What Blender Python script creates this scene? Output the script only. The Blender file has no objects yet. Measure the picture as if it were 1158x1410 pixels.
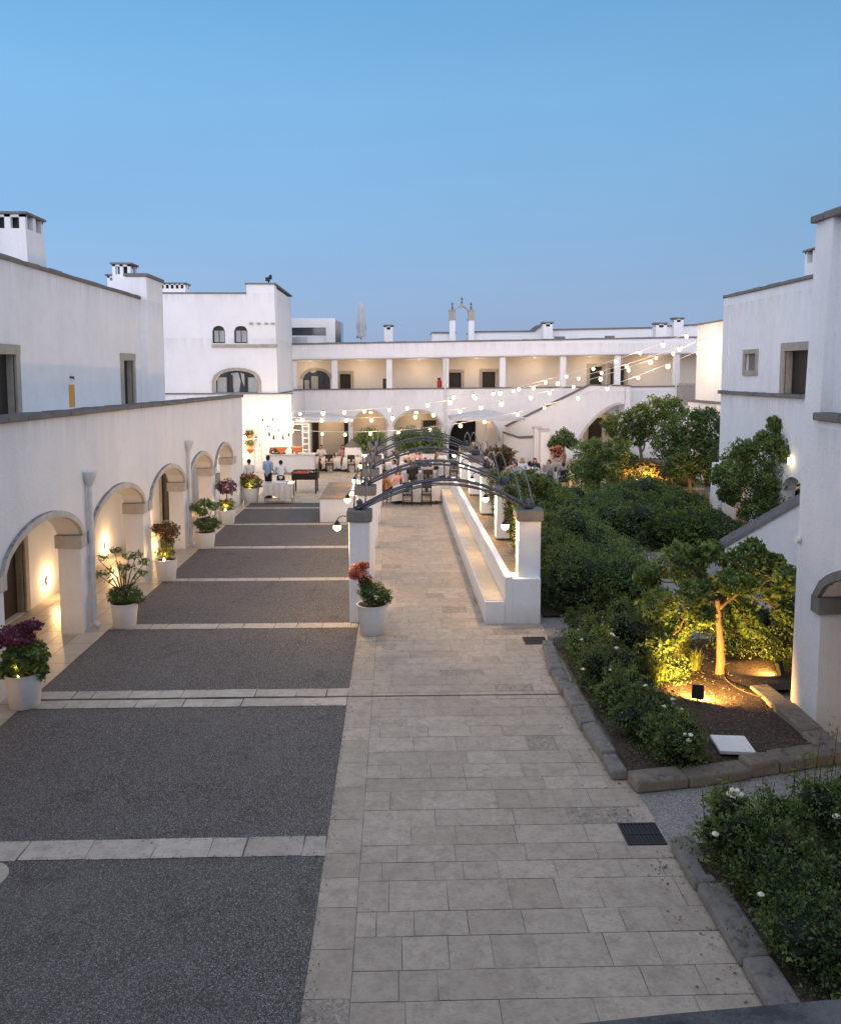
import bpy, bmesh, math, random
import numpy as np
from mathutils import Vector, Matrix
from mathutils.geometry import tessellate_polygon
R = math.radians; PI = math.pi
sc = bpy.context.scene; col = sc.collection
rnd = random.Random(7)

# ------------------------------------------------------------------ camera maths (survey of the place)
FPX, CX, CY, H = 1150.0, 579.0, 620.0, 5.3
PIT = math.atan(105/1150); YAW = math.atan(34/1150*math.cos(PIT))
Fv = Vector((math.sin(YAW)*math.cos(PIT), math.cos(YAW)*math.cos(PIT), -math.sin(PIT)))
Rv = Vector((math.cos(YAW), -math.sin(YAW), 0)); Uv = Rv.cross(Fv)
def ray(x, y): return Fv + Rv*((x-CX)/FPX) + Uv*(-(y-CY)/FPX)
def gz(x, y, z=0.0):
    d = ray(x, y); t = (z-H)/d.z; return Vector((d.x*t, d.y*t, z))
def gy(x, y, Y):
    d = ray(x, y); t = Y/d.y; return Vector((d.x*t, Y, H+d.z*t))
def gx(x, y, X):
    d = ray(x, y); t = X/d.x; return Vector((X, d.y*t, H+d.z*t))

# ------------------------------------------------------------------ object helpers
def tag(o, label=None, cat=None, group=None, kind=None):
    if label: o['label'] = label
    if cat: o['category'] = cat
    if group: o['group'] = group
    if kind: o['kind'] = kind
    return o
def thing(name, label, cat, loc=(0,0,0), rz=0, group=None):
    o = bpy.data.objects.new(name, None); col.objects.link(o)
    o.empty_display_size = .2
    o.location = loc; o.rotation_euler = (0,0,rz)
    return tag(o, label, cat, group)
def wloc(o):
    v = Vector((0,0,0))
    while o is not None:
        v += Vector(o.location); o = o.parent
    return v
def copy_tree(o, parent=None, top=True):
    c = o.copy(); col.objects.link(c); c.parent = parent
    for ch in o.children: copy_tree(ch, c, False)
    return c
def link_mesh(name, me, mat, parent=None, smooth=False):
    if smooth:
        me.polygons.foreach_set('use_smooth', [True]*len(me.polygons))
    if mat is not None: me.materials.append(mat)
    o = bpy.data.objects.new(name, me); col.objects.link(o)
    if parent is not None: o.parent = parent
    return o
class MB:
    def __init__(s): s.v = []; s.f = []
    def add(s, vs, fs):
        n = len(s.v); s.v += [tuple(p) for p in vs]; s.f += [tuple(i+n for i in f) for f in fs]; return s
    def box(s, x0, x1, y0, y1, z0, z1, tx=0, ty=0):
        vs = [(x0,y0,z0),(x1,y0,z0),(x1,y1,z0),(x0,y1,z0),(x0+tx,y0+ty,z1),(x1-tx,y0+ty,z1),(x1-tx,y1-ty,z1),(x0+tx,y1-ty,z1)]
        return s.add(vs, [(3,2,1,0),(4,5,6,7),(0,1,5,4),(1,2,6,5),(2,3,7,6),(3,0,4,7)])
    def hexa(s, a, b, c, d, z0, z1):       # quad footprint a b c d (xy) from z0 to z1
        vs = [(p[0],p[1],z0) for p in (a,b,c,d)] + [(p[0],p[1],z1) for p in (a,b,c,d)]
        return s.add(vs, [(3,2,1,0),(4,5,6,7),(0,1,5,4),(1,2,6,5),(2,3,7,6),(3,0,4,7)])
    def prism(s, axis, a0, a1, outer, holes=()):
        loops = [list(outer)] + [list(h) for h in holes]
        tris = tessellate_polygon([[Vector((p[0],p[1],0)) for p in l] for l in loops])
        flat = [p for l in loops for p in l]; N = len(flat)
        def m(p, a):
            return (a,p[0],p[1]) if axis=='x' else ((p[0],a,p[1]) if axis=='y' else (p[0],p[1],a))
        vs = [m(p,a0) for p in flat] + [m(p,a1) for p in flat]
        fs = [tuple(t) for t in tris] + [tuple(i+N for i in reversed(t)) for t in tris]
        k = 0
        for l in loops:
            n = len(l)
            for i in range(n):
                a = k+i; b = k+(i+1)%n; fs.append((a,b,b+N,a+N))
            k += n
        return s.add(vs, fs)
    def tube(s, pts, r, n=6, caps=True):
        pts = [Vector(p) for p in pts]; rs = r if hasattr(r,'__len__') else [r]*len(pts)
        rings = []; up = Vector((0,0,1)); prev = None
        for i, p in enumerate(pts):
            d = (pts[min(i+1,len(pts)-1)]-pts[max(i-1,0)])
            if d.length < 1e-9: d = up.copy()
            d.normalize()
            if prev is None:
                u = d.cross(up) if abs(d.z) < .95 else d.cross(Vector((1,0,0)))
            else:
                u = prev - d*prev.dot(d)
                if u.length < 1e-6: u = d.cross(Vector((1,0,0)))
            u.normalize(); w = d.cross(u); prev = u
            rings.append([p+(u*math.cos(2*PI*k/n)+w*math.sin(2*PI*k/n))*rs[i] for k in range(n)])
        vs = [q for rg in rings for q in rg]; fs = []
        for i in range(len(rings)-1):
            for k in range(n):
                a=i*n+k; b=i*n+(k+1)%n; fs.append((a,b,b+n,a+n))
        if caps:
            fs.append(tuple(range(n))[::-1]); fs.append(tuple(range(len(vs)-n,len(vs))))
        return s.add(vs, fs)
    def lathe(s, cx, cy, prof, n=20, sq=None):
        vs = []; fs = []
        for r, z in prof:
            for k in range(n):
                a = 2*PI*k/n; vs.append((cx+r*math.cos(a), cy+r*math.sin(a), z))
        for i in range(len(prof)-1):
            for k in range(n):
                a=i*n+k; b=i*n+(k+1)%n; fs.append((a,b,b+n,a+n))
        fs.append(tuple(range(n))[::-1]); fs.append(tuple(range(len(vs)-n,len(vs))))
        return s.add(vs, fs)
    def ball(s, c, r, n=10, m=7, sx=1, sy=1, sz=1):
        vs=[(c[0],c[1],c[2]-r*sz)]; fs=[]
        for i in range(1,m):
            t=-PI/2+PI*i/m
            for k in range(n):
                a=2*PI*k/n; vs.append((c[0]+r*sx*math.cos(t)*math.cos(a), c[1]+r*sy*math.cos(t)*math.sin(a), c[2]+r*sz*math.sin(t)))
        vs.append((c[0],c[1],c[2]+r*sz)); L=len(vs)-1
        for k in range(n): fs.append((0,1+(k+1)%n,1+k)); fs.append((L,L-n+k,L-n+(k+1)%n))
        for i in range(m-2):
            for k in range(n):
                a=1+i*n+k; b=1+i*n+(k+1)%n; fs.append((a,b,b+n,a+n))
        return s.add(vs, fs)
    def bake(s, name, off=Vector((0,0,0)), recalc=True):
        me = bpy.data.meshes.new(name)
        me.from_pydata([(x-off.x,y-off.y,z-off.z) for x,y,z in s.v], [], s.f); me.update()
        if recalc:
            bm = bmesh.new(); bm.from_mesh(me); bmesh.ops.recalc_face_normals(bm, faces=bm.faces); bm.to_mesh(me); bm.free()
        return me
    def build(s, name, mat, parent=None, smooth=False, bevel=0, seg=2, auto=False):
        off = wloc(parent) if parent is not None else Vector((0,0,0))
        o = link_mesh(name, s.bake(name, off), mat, parent, smooth)
        if smooth and auto:
            try: o.data.set_sharp_from_angle(angle=R(40))
            except Exception: pass
        if bevel:
            b = o.modifiers.new('bevel','BEVEL'); b.width = bevel; b.segments = seg; b.limit_method = 'ANGLE'; b.angle_limit = R(40)
        return o
def coping(m, axis, a0, a1, b0, b1, zf, h, seed, blk=(.45,.95), j=.012):
    """row of coping stones: along axis from a0 to a1, cross section b0..b1, base height zf(a)"""
    rr = random.Random(seed); s = a0
    while s < a1-.01:
        l = min(rr.uniform(*blk), a1-s)
        if a1-s-l < blk[0]*.5: l = a1-s
        e0 = rr.uniform(-j,j); e1 = rr.uniform(-j,j); vs = []
        for u in (s+.003, s+l-.003):
            z = zf(u)
            for (b,zz) in ((b0+e0,z),(b1+e1,z),(b1+e1+rr.uniform(-j,j)*.5,z+h+rr.uniform(-j,j)),(b0+e0+rr.uniform(-j,j)*.5,z+h+rr.uniform(-j,j))):
                vs.append((b,u,zz) if axis=='y' else (u,b,zz))
        m.add(vs,[(0,1,2,3),(7,6,5,4),(0,4,5,1),(1,5,6,2),(2,6,7,3),(3,7,4,0)]); s += l
    return m
def flat(name, mat, pts, z, kind='structure', parent=None):
    m = MB()
    loops = [Vector((p[0],p[1],0)) for p in pts]
    tris = tessellate_polygon([loops]); m.add([(p[0],p[1],z) for p in pts], [tuple(t) for t in tris])
    o = m.build(name, mat, parent)
    for p in o.data.polygons:
        if p.normal.z < 0: p.flip()
    if kind and parent is None: o['kind'] = kind
    return o
def rectp(x0,x1,y0,y1): return [(x0,y0),(x1,y0),(x1,y1),(x0,y1)]

# ------------------------------------------------------------------ materials
class NT:
    def __init__(s, name):
        s.m = bpy.data.materials.new(name); s.m.use_nodes = True; s.t = s.m.node_tree; s.t.nodes.clear()
        s.out = s.n('ShaderNodeOutputMaterial'); s.co = s.n('ShaderNodeTexCoord')
    def n(s, k, **kw):
        nd = s.t.nodes.new(k)
        for a, b in kw.items(): setattr(nd, a, b)
        return nd
    def l(s, a, b): s.t.links.new(a, b)
    def geo(s): return s.n('ShaderNodeNewGeometry')
    def pos(s, scale=(1,1,1)):
        g = s.geo(); m = s.n('ShaderNodeMapping'); m.inputs['Scale'].default_value = scale
        s.l(g.outputs['Position'], m.inputs['Vector']); return m.outputs[0]
    def noise(s, scale, detail=4, rough=.55, vec=None, dist=0):
        nd = s.n('ShaderNodeTexNoise'); nd.inputs['Scale'].default_value = scale
        nd.inputs['Detail'].default_value = detail; nd.inputs['Roughness'].default_value = rough; nd.inputs['Distortion'].default_value = dist
        s.l(vec if vec is not None else s.pos(), nd.inputs['Vector']); return nd.outputs['Fac']
    def ramp(s, fac, stops):
        r = s.n('ShaderNodeValToRGB'); e = r.color_ramp.elements
        while len(e) < len(stops): e.new(.5)
        for i, (p, c) in enumerate(stops):
            e[i].position = p; e[i].color = (c,c,c,1) if not hasattr(c,'__len__') else (*c,1)
        s.l(fac, r.inputs[0]); return r.outputs[0]
    def mix(s, fac, a, b, mode='MIX'):
        m = s.n('ShaderNodeMix', data_type='RGBA', blend_type=mode)
        for i, v in ((0,fac),(6,a),(7,b)):
            if isinstance(v,(int,float)): m.inputs[i].default_value = v if i==0 else (v,v,v,1)
            elif isinstance(v,tuple): m.inputs[i].default_value = (*v,1)
            else: s.l(v, m.inputs[i])
        return m.outputs[2]
    def math(s, op, a, b=0, clamp=False):
        m = s.n('ShaderNodeMath', operation=op, use_clamp=clamp)
        for i, v in ((0,a),(1,b)):
            if isinstance(v,(int,float)): m.inputs[i].default_value = v
            else: s.l(v, m.inputs[i])
        return m.outputs[0]
    def bsdf(s, colr, rough=.8, bump=None, bs=.3, bd=.01, metal=0, spec=.3, **kw):
        b = s.n('ShaderNodeBsdfPrincipled')
        if isinstance(colr, tuple): b.inputs['Base Color'].default_value = (*colr,1)
        else: s.l(colr, b.inputs['Base Color'])
        if isinstance(rough,(int,float)): b.inputs['Roughness'].default_value = rough
        else: s.l(rough, b.inputs['Roughness'])
        b.inputs['Metallic'].default_value = metal; b.inputs['Specular IOR Level'].default_value = spec
        if bump is not None:
            bp = s.n('ShaderNodeBump'); bp.inputs['Strength'].default_value = bs; bp.inputs['Distance'].default_value = bd
            s.l(bump, bp.inputs['Height']); s.l(bp.outputs[0], b.inputs['Normal'])
        s.l(b.outputs[0], s.out.inputs[0]); return b

def m_plaster(name, base=(.86,.855,.855), dirt=.5, caps=(4.52,)):
    t = NT(name)
    big = t.noise(.55, 5, .6); c = t.mix(t.ramp(big,[(.3,0),(.72,1)]), tuple(x*.93 for x in base), base)
    st = t.noise(1.0, 6, .65, t.pos((1.3,1.3,.22)), .6)
    c = t.mix(t.math('MULTIPLY', t.ramp(st,[(.50,0),(.75,1)]), .34*dirt), c, (.46,.45,.43))
    st2 = t.noise(1.0, 8, .75, t.pos((4.3,4.3,.45)), 1.2)
    c = t.mix(t.math('MULTIPLY', t.ramp(st2,[(.60,0),(.74,1)]), .30*dirt), c, (.36,.36,.35))
    pt = t.noise(1.6,7,.7)
    c = t.mix(t.math('MULTIPLY', t.ramp(pt,[(.50,0),(.54,1)]), .22*dirt), c, (.66,.64,.62))
    # splash dirt close to the ground, run-off streaks below the copings
    sep = t.n('ShaderNodeSeparateXYZ'); t.l(t.geo().outputs['Position'], sep.inputs[0])
    run = t.noise(1.0, 7, .8, t.pos((3.1,3.1,.12)), .4); run = t.ramp(run,[(.42,0),(.66,1)])
    for cz in caps:
        d = t.math('SUBTRACT', cz, sep.outputs[2])
        f = t.math('MULTIPLY', t.math('SUBTRACT', 1, t.math('DIVIDE', d, 1.0), True), t.math('GREATER_THAN', d, .0))
        f = t.math('MULTIPLY', t.math('POWER', f, 2.0), run)
        c = t.mix(t.math('MULTIPLY', f, .40), c, (.34,.34,.35))
    low = t.math('SUBTRACT', 1, t.math('DIVIDE', sep.outputs[2], .45), True)
    low = t.math('MULTIPLY', low, t.math('MULTIPLY', t.noise(2.5,5,.7), .8))
    c = t.mix(low, c, (.36,.33,.29))
    fine = t.noise(9, 6, .7)
    c = t.mix(t.math('MULTIPLY', t.ramp(fine,[(.55,0),(.8,1)]), .22*dirt), c, (.55,.53,.5))
    t.bsdf(c, .9, t.mix(.45, t.noise(3.2,4), t.noise(26,5,.65)), .7, .03, spec=.15)
    return t.m
def m_stone(name, base, dark, scale=3.0, up=.8, rough=.85):
    t = NT(name)
    a = t.noise(scale, 7, .68); c = t.mix(t.ramp(a,[(.32,0),(.68,1)]), tuple(x*.72 for x in base), base)
    c = t.mix(t.ramp(t.geo().outputs['Random Per Island'],[(0,.35),(.6,0)]), c, tuple(x*.6 for x in base))
    b = t.noise(scale*2.7, 8, .75)
    sp = t.n('ShaderNodeSeparateXYZ'); t.l(t.geo().outputs['Normal'], sp.inputs[0])
    upf = t.math('MULTIPLY', t.math('MAXIMUM', sp.outputs[2], 0), up)
    f = t.math('ADD', t.ramp(b,[(.55,0),(.72,.6)]), t.math('MULTIPLY', upf, t.ramp(b,[(.3,.35),(.6,1)])), True)
    c = t.mix(f, c, dark)
    t.bsdf(c, rough, t.noise(22,6,.7), .6, .02, spec=.2)
    return t.m
def m_simple(name, c, rough=.6, metal=0, var=.15, bs=.1, spec=.4, sc_=8):
    t = NT(name)
    n = t.noise(sc_, 5, .6)
    cc = t.mix(t.ramp(n,[(.3,0),(.7,1)]), tuple(x*(1-var) for x in c), c)
    t.bsdf(cc, rough, t.noise(40,3), bs, .005, metal=metal, spec=spec)
    return t.m
def m_emit(name, c, s):
    t = NT(name); e = t.n('ShaderNodeEmission'); e.inputs[0].default_value = (*c,1); e.inputs[1].default_value = s
    t.l(e.outputs[0], t.out.inputs[0]); t.m.cycles.emission_sampling = 'NONE'; return t.m
def m_leaf(name, dark, mid, light, trans=.3, rough=.5):
    t = NT(name); g = t.geo()
    c = t.ramp(g.outputs['Random Per Island'], [(0,dark),(.5,mid),(.92,light),(1,tuple(min(1,x*1.4) for x in light))])
    c = t.mix(t.ramp(t.noise(1.3,3),[(.35,0),(.7,.5)]), c, tuple(x*.6 for x in dark))
    c = t.mix(t.ramp(t.noise(4.5,3),[(.48,0),(.68,.75)]), c, tuple(min(1,x*1.25) for x in light))
    b = t.n('ShaderNodeBsdfPrincipled'); t.l(c, b.inputs['Base Color']); b.inputs['Roughness'].default_value = rough; b.inputs['Specular IOR Level'].default_value = .35
    tr = t.n('ShaderNodeBsdfTranslucent'); t.l(t.mix(1,c,(1.3,1.25,.6),'MULTIPLY'), tr.inputs[0])
    m = t.n('ShaderNodeMixShader'); m.inputs[0].default_value = trans
    t.l(b.outputs[0], m.inputs[1]); t.l(tr.outputs[0], m.inputs[2]); t.l(m.outputs[0], t.out.inputs[0])
    return t.m
def m_gravel(name, base=(.065,.066,.072), light=(.30,.30,.30), scale=70, amount=.5):
    t = NT(name)
    v = t.n('ShaderNodeTexVoronoi'); v.inputs['Scale'].default_value = scale; t.l(t.pos(), v.inputs['Vector'])
    sp = t.n('ShaderNodeSeparateColor'); t.l(v.outputs['Color'], sp.inputs[0])
    c = t.ramp(sp.outputs[0], [(0,tuple(x*.35 for x in base)),(.45,base),(.8,tuple(x*1.9 for x in base)),(1,light)])
    v2 = t.n('ShaderNodeTexVoronoi'); v2.inputs['Scale'].default_value = scale*.45; t.l(t.pos(), v2.inputs['Vector'])
    s2 = t.n('ShaderNodeSeparateColor'); t.l(v2.outputs['Color'], s2.inputs[0])
    c = t.mix(t.math('MULTIPLY', t.ramp(s2.outputs[1],[(.8,0),(.9,1)]), amount), c, tuple(x*.8 for x in light))
    patch = t.noise(.45, 7, .72)
    c = t.mix(t.ramp(patch,[(.40,.0),(.72,.38)]), c, tuple(x*2.6 for x in base))
    c = t.mix(t.ramp(t.noise(1.7,6,.7),[(.56,0),(.70,.45)]), c, tuple(x*.45 for x in base))
    c = t.mix(t.ramp(t.noise(.9,8,.8,t.pos((1,.35,1))),[(.60,0),(.70,.22)]), c, (.20,.18,.15))
    t.bsdf(c, .85, sp.outputs[1], .6, .012, spec=.25)
    return t.m
def m_slab(name, a, b, stains=True, rough=.7, worn=1.0):
    t = NT(name); g = t.geo()
    c = t.ramp(g.outputs['Random Per Island'], [(0,a),(.5,b),(1,tuple(min(1,x*1.16) for x in b))])
    c = t.mix(t.ramp(t.noise(.45,5,.6),[(.35,0),(.7,.35)]), c, tuple(x*.7 for x in a))
    n1 = t.noise(5,9,.82); c = t.mix(t.ramp(n1,[(.44,0),(.72,min(.9,.5*worn))]), c, tuple(x*.48 for x in a))
    n2 = t.noise(15,7,.8, t.pos((1,2.2,1))); c = t.mix(t.ramp(n2,[(.55,0),(.68,min(.85,.55*worn))]), c, tuple(x*.38 for x in a))
    n3 = t.noise(2.1,8,.8,None,.8); c = t.mix(t.ramp(n3,[(.53,0),(.66,.30*worn)]), c, tuple(x*.55 for x in a))
    if stains:
        w = t.math('MULTIPLY', t.ramp(g.outputs['Random Per Island'],[(.955,0),(.965,1)]), t.ramp(t.noise(14,9,.9,None,1.5),[(.42,0),(.60,.85)]))
        c = t.mix(w, c, (.05,.048,.045))
        c = t.mix(t.math('MULTIPLY', t.ramp(t.noise(1.3,8,.8),[(.60,0),(.72,1)]), t.ramp(t.noise(21,8,.85),[(.42,0),(.60,.6)])), c, (.06,.055,.05))
        c = t.mix(t.ramp(t.noise(2.6,6,.75),[(.62,0),(.75,.35)]), c, tuple(min(1,x*1.3) for x in b))
    t.bsdf(c, rough, t.mix(.5,n1,n2), .5, .008, spec=.35)
    return t.m

M = {}
M['plaster'] = m_plaster('white_lime_plaster')
M['plaster_up'] = m_plaster('upper_lime_plaster', dirt=.6, caps=(7.68,8.42))
M['plaster_far'] = m_plaster('white_plaster_far', (.84,.82,.81), .4, (4.26,7.2,9.55))
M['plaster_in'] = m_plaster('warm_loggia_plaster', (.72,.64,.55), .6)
M['seat_plaster'] = m_plaster('worn_bench_plaster', (.50,.43,.33), .9)
M['cap'] = m_stone('weathered_cap_stone', (.22,.21,.20), (.055,.055,.06), 3.2, .75)
M['trim'] = m_stone('pale_tufa_trim', (.46,.41,.34), (.15,.14,.13), 3.0, .5)
M['capital'] = m_stone('grey_capital_stone', (.25,.235,.215), (.08,.08,.08), 4, .6)
M['hood'] = m_stone('hood_mould_stone', (.66,.61,.55), (.10,.10,.10), 3.5, .9)
M['kerb'] = m_stone('rough_kerb_stone', (.36,.29,.225), (.07,.07,.07), 2.2, .7)
M['gravel'] = m_gravel('exposed_gravel', (.066,.061,.059), (.40,.375,.355), 130, .25)
M['gravel2'] = m_gravel('garden_path_gravel', (.17,.16,.15), (.36,.345,.33), 95, .2)
M['soil'] = m_gravel('garden_soil', (.036,.024,.018), (.10,.075,.055), 42, .25)
M['kerb_dark'] = m_stone('dark_wet_kerb_stone', (.33,.30,.265), (.08,.081,.084), 2.4, .7)
M['ground'] = m_stone('dry_earth', (.16,.14,.11), (.09,.08,.06), .4, .2)
M['path'] = m_slab('limestone_slabs', (.37,.31,.245), (.415,.352,.285), worn=1.5)
M['band'] = m_slab('pale_limestone_band', (.38,.335,.28), (.46,.41,.355), False, worn=1.4)
M['afloor'] = m_slab('polished_arcade_stone', (.40,.345,.27), (.48,.42,.34), False, .33, .6)
M['terrace'] = m_slab('dining_terrace_stone', (.40,.33,.25), (.47,.40,.31), False, .6)
M['joint'] = m_simple('slab_joint_mortar', (.245,.215,.18), .95, 0, .5)
M['iron'] = m_simple('grey_painted_iron', (.085,.095,.115), .45, .3, .3)
M['darkiron'] = m_simple('cast_iron', (.025,.025,.027), .6, .4, .3)
M['white_metal'] = m_simple('white_painted_metal', (.75,.74,.72), .4)
M['pot'] = m_plaster('white_pot_paint', (.80,.79,.77), 1.1)
M['cloth'] = m_simple('white_linen', (.62,.60,.58), .85, 0, .15, .3)
M['napperon'] = m_simple('beige_linen_overlay', (.66,.58,.50), .85, 0, .1)
M['orange_cloth'] = m_simple('rust_orange_cloth', (.52,.16,.055), .85)
M['canvas'] = m_simple('white_canvas', (.50,.49,.50), .8, 0, .2, sc_=2)
M['wood_dark'] = m_simple('dark_walnut', (.030,.018,.012), .45, 0, .4)
M['wood_door'] = m_simple('dark_stained_door', (.035,.024,.018), .6, 0, .4)
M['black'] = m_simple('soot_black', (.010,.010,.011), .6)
M['glassd'] = m_simple('dark_window_glass', (.05,.06,.075), .08, 0, .3, 0, .8)
M['curtain'] = m_simple('grey_curtain', (.42,.44,.43), .9, 0, .25)
M['steel'] = m_simple('brushed_steel', (.55,.55,.56), .3, .9)
M['coal'] = m_emit('glowing_coals', (.8,.12,.05), .4)
M['bulb'] = m_emit('lit_bulb', (1,.70,.34), 7)
M['bulbhot'] = m_emit('lit_lamp', (1,.74,.40), 9)
M['spark'] = m_emit('lit_led', (1,.88,.66), 5)
M['amber'] = m_emit('amber_niche_glow', (.50,.31,.11), .55)
M['bark'] = m_stone('grey_brown_bark', (.20,.145,.09), (.05,.04,.03), 9, .1)
M['stem'] = m_simple('green_brown_stem', (.09,.065,.04), .8)
M['red'] = m_simple('red_enamel', (.45,.03,.02), .4)
M['glassb'] = m_simple('bottle_glass', (.02,.035,.02), .1, 0, .2, 0, .7)
M['wineglass'] = m_simple('glass_shine', (.60,.60,.60), .08, 0, .1, 0, .8)
M['leaf_dark'] = m_leaf('evergreen_leaves', (.040,.070,.030), (.090,.155,.055), (.185,.26,.10), .4)
M['leaf_mid'] = m_leaf('mid_green_leaves', (.055,.096,.034), (.115,.20,.06), (.24,.32,.11), .4)
M['leaf_tree'] = m_leaf('tree_leaves', (.034,.066,.020), (.085,.150,.038), (.18,.24,.07), .35)
M['leaf_yellow'] = m_leaf('yellow_green_leaves', (.06,.075,.015), (.12,.15,.03), (.22,.24,.06), .4)
M['leaf_olive'] = m_leaf('russet_shrub_leaves', (.06,.05,.018), (.13,.10,.03), (.20,.15,.05), .35)
M['leaf_purple'] = m_leaf('purple_bougainvillea', (.07,.018,.05), (.17,.05,.12), (.27,.10,.20), .4)
M['leaf_red'] = m_leaf('salmon_flowers', (.32,.07,.05), (.60,.18,.13), (.75,.34,.26), .4)
M['leaf_rust'] = m_leaf('rust_leaves', (.05,.025,.012), (.13,.06,.02), (.22,.12,.04), .4)
M['leaf_vine'] = m_leaf('vine_leaves', (.03,.05,.012), (.08,.11,.02), (.20,.22,.04), .45)
M['rose'] = m_simple('white_rose_petals', (.80,.76,.62), .7)
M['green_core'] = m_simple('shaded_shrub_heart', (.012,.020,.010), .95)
SKIN = m_simple('skin', (.50,.29,.20), .55, 0, .1)
def clothm(name, c): return m_simple(name, c, .85, 0, .15, .3)
CL = {k: clothm('cloth_'+k, v) for k, v in dict(white=(.72,.72,.72), blue=(.34,.46,.62), black=(.02,.02,.024), orange=(.50,.24,.10), red=(.40,.06,.05),
     navy=(.03,.045,.10), pink=(.60,.34,.32), grey=(.25,.25,.27), beige=(.5,.42,.33), teal=(.08,.25,.24)).items()}
HAIR = {k: m_simple('hair_'+k, v, .6, 0, .3) for k, v in dict(brown=(.06,.03,.015), dark=(.012,.009,.008), blond=(.36,.20,.09), grey=(.35,.34,.33)).items()}

# ------------------------------------------------------------------ shape helpers
def archpts(a0, a1, zs, rise, n=16, p=.62):
    out = []
    for i in range(n+1):
        t = -1+2*i/n; out.append(((a0+a1)/2+(a1-a0)/2*t, zs+rise*max(0,1-t*t)**p))
    return out
def hood(m, axis, a, b, a0, a1, zs, rise, w=.15, p=.62, ext=0.0):
    inn = archpts(a0, a1, zs, rise, 22, p); out = archpts(a0-w, a1+w, zs, rise+w, 22, p)
    m.prism(axis, a, b, inn+out[::-1])
def point(name, loc, power, c=(1,.72,.42), r=.06, parent=None):
    L = bpy.data.lights.new(name, 'POINT'); L.energy = power; L.color = c; L.shadow_soft_size = r
    o = bpy.data.objects.new(name, L); col.objects.link(o)
    if parent is not None: o.parent = parent; o.location = Vector(loc)-wloc(parent)
    else: o.location = loc
    return o
def spot(name, loc, target, power, c=(1,.68,.28), ang=90, parent=None, blend=.7):
    L = bpy.data.lights.new(name, 'SPOT'); L.energy = power; L.color = c; L.shadow_soft_size = .05; L.spot_size = R(ang); L.spot_blend = blend
    o = bpy.data.objects.new(name, L); col.objects.link(o)
    o.rotation_euler = (Vector(target)-Vector(loc)).to_track_quat('-Z','Y').to_euler()
    if parent is not None: o.parent = parent; o.location = Vector(loc)-wloc(parent)
    else: o.location = loc
    return o

def leafmesh(name, clusters, size, seed, up=.25, aspect=.5, curl=.18):
    """clusters: (centre, radii, count, shell) -> folded leaf quads"""
    g = np.random.default_rng(seed); C = []; 
    for c, rad, n, shell in clusters:
        d = g.normal(size=(n,3)); d /= np.linalg.norm(d,axis=1)[:,None]
        r = (g.random(n)**(1/3.0))*(1-shell)+shell*(.82+.30*g.random(n))
        # uneven outline
        lump = 1+.22*np.sin(d[:,0]*5.1+c[0]*3)*np.sin(d[:,1]*4.3+c[1]*2)+.16*np.sin(d[:,2]*7.7+c[0]*5+d[:,0]*6)
        C.append(np.array(c)+d*np.array(rad)*(r*lump)[:,None])
    P = np.concatenate(C); n = len(P)
    ax = g.normal(size=(n,3)); ax[:,2] += up; ax /= np.linalg.norm(ax,axis=1)[:,None]
    b = g.normal(size=(n,3)); b -= ax*(b*ax).sum(1)[:,None]; b /= np.linalg.norm(b,axis=1)[:,None]
    nn = np.cross(ax,b)
    L = size*(.6+.8*g.random(n))[:,None]; W = L*aspect
    v0 = P-ax*L*.5; v2 = P+ax*L*.5-nn*L*curl; v1 = P+b*W*.5+nn*L*curl*.6; v3 = P-b*W*.5+nn*L*curl*.6
    V = np.stack([v0,v1,v2,v3],1).reshape(-1,3)
    me = bpy.data.meshes.new(name); me.vertices.add(4*n); me.vertices.foreach_set('co', V.ravel())
    me.loops.add(4*n); me.loops.foreach_set('vertex_index', np.arange(4*n,dtype=np.int32))
    me.polygons.add(n); me.polygons.foreach_set('loop_start', np.arange(0,4*n,4,dtype=np.int32)); me.polygons.foreach_set('loop_total', np.full(n,4,dtype=np.int32))
    me.update(); me.validate(); return me
def foliage(name, clusters, size, seed, mat, parent, **kw):
    o = wloc(parent); cl = [((c[0]-o.x,c[1]-o.y,c[2]-o.z),r,n,s) for c,r,n,s in clusters]
    return link_mesh(name, leafmesh(name, cl, size, seed, **kw), mat, parent)
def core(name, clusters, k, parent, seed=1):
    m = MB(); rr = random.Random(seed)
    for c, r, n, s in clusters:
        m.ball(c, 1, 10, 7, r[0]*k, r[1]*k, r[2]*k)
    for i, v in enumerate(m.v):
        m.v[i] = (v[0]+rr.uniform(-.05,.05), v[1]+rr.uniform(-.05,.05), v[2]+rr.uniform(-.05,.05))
    return m.build(name, M['green_core'], parent)

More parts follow.
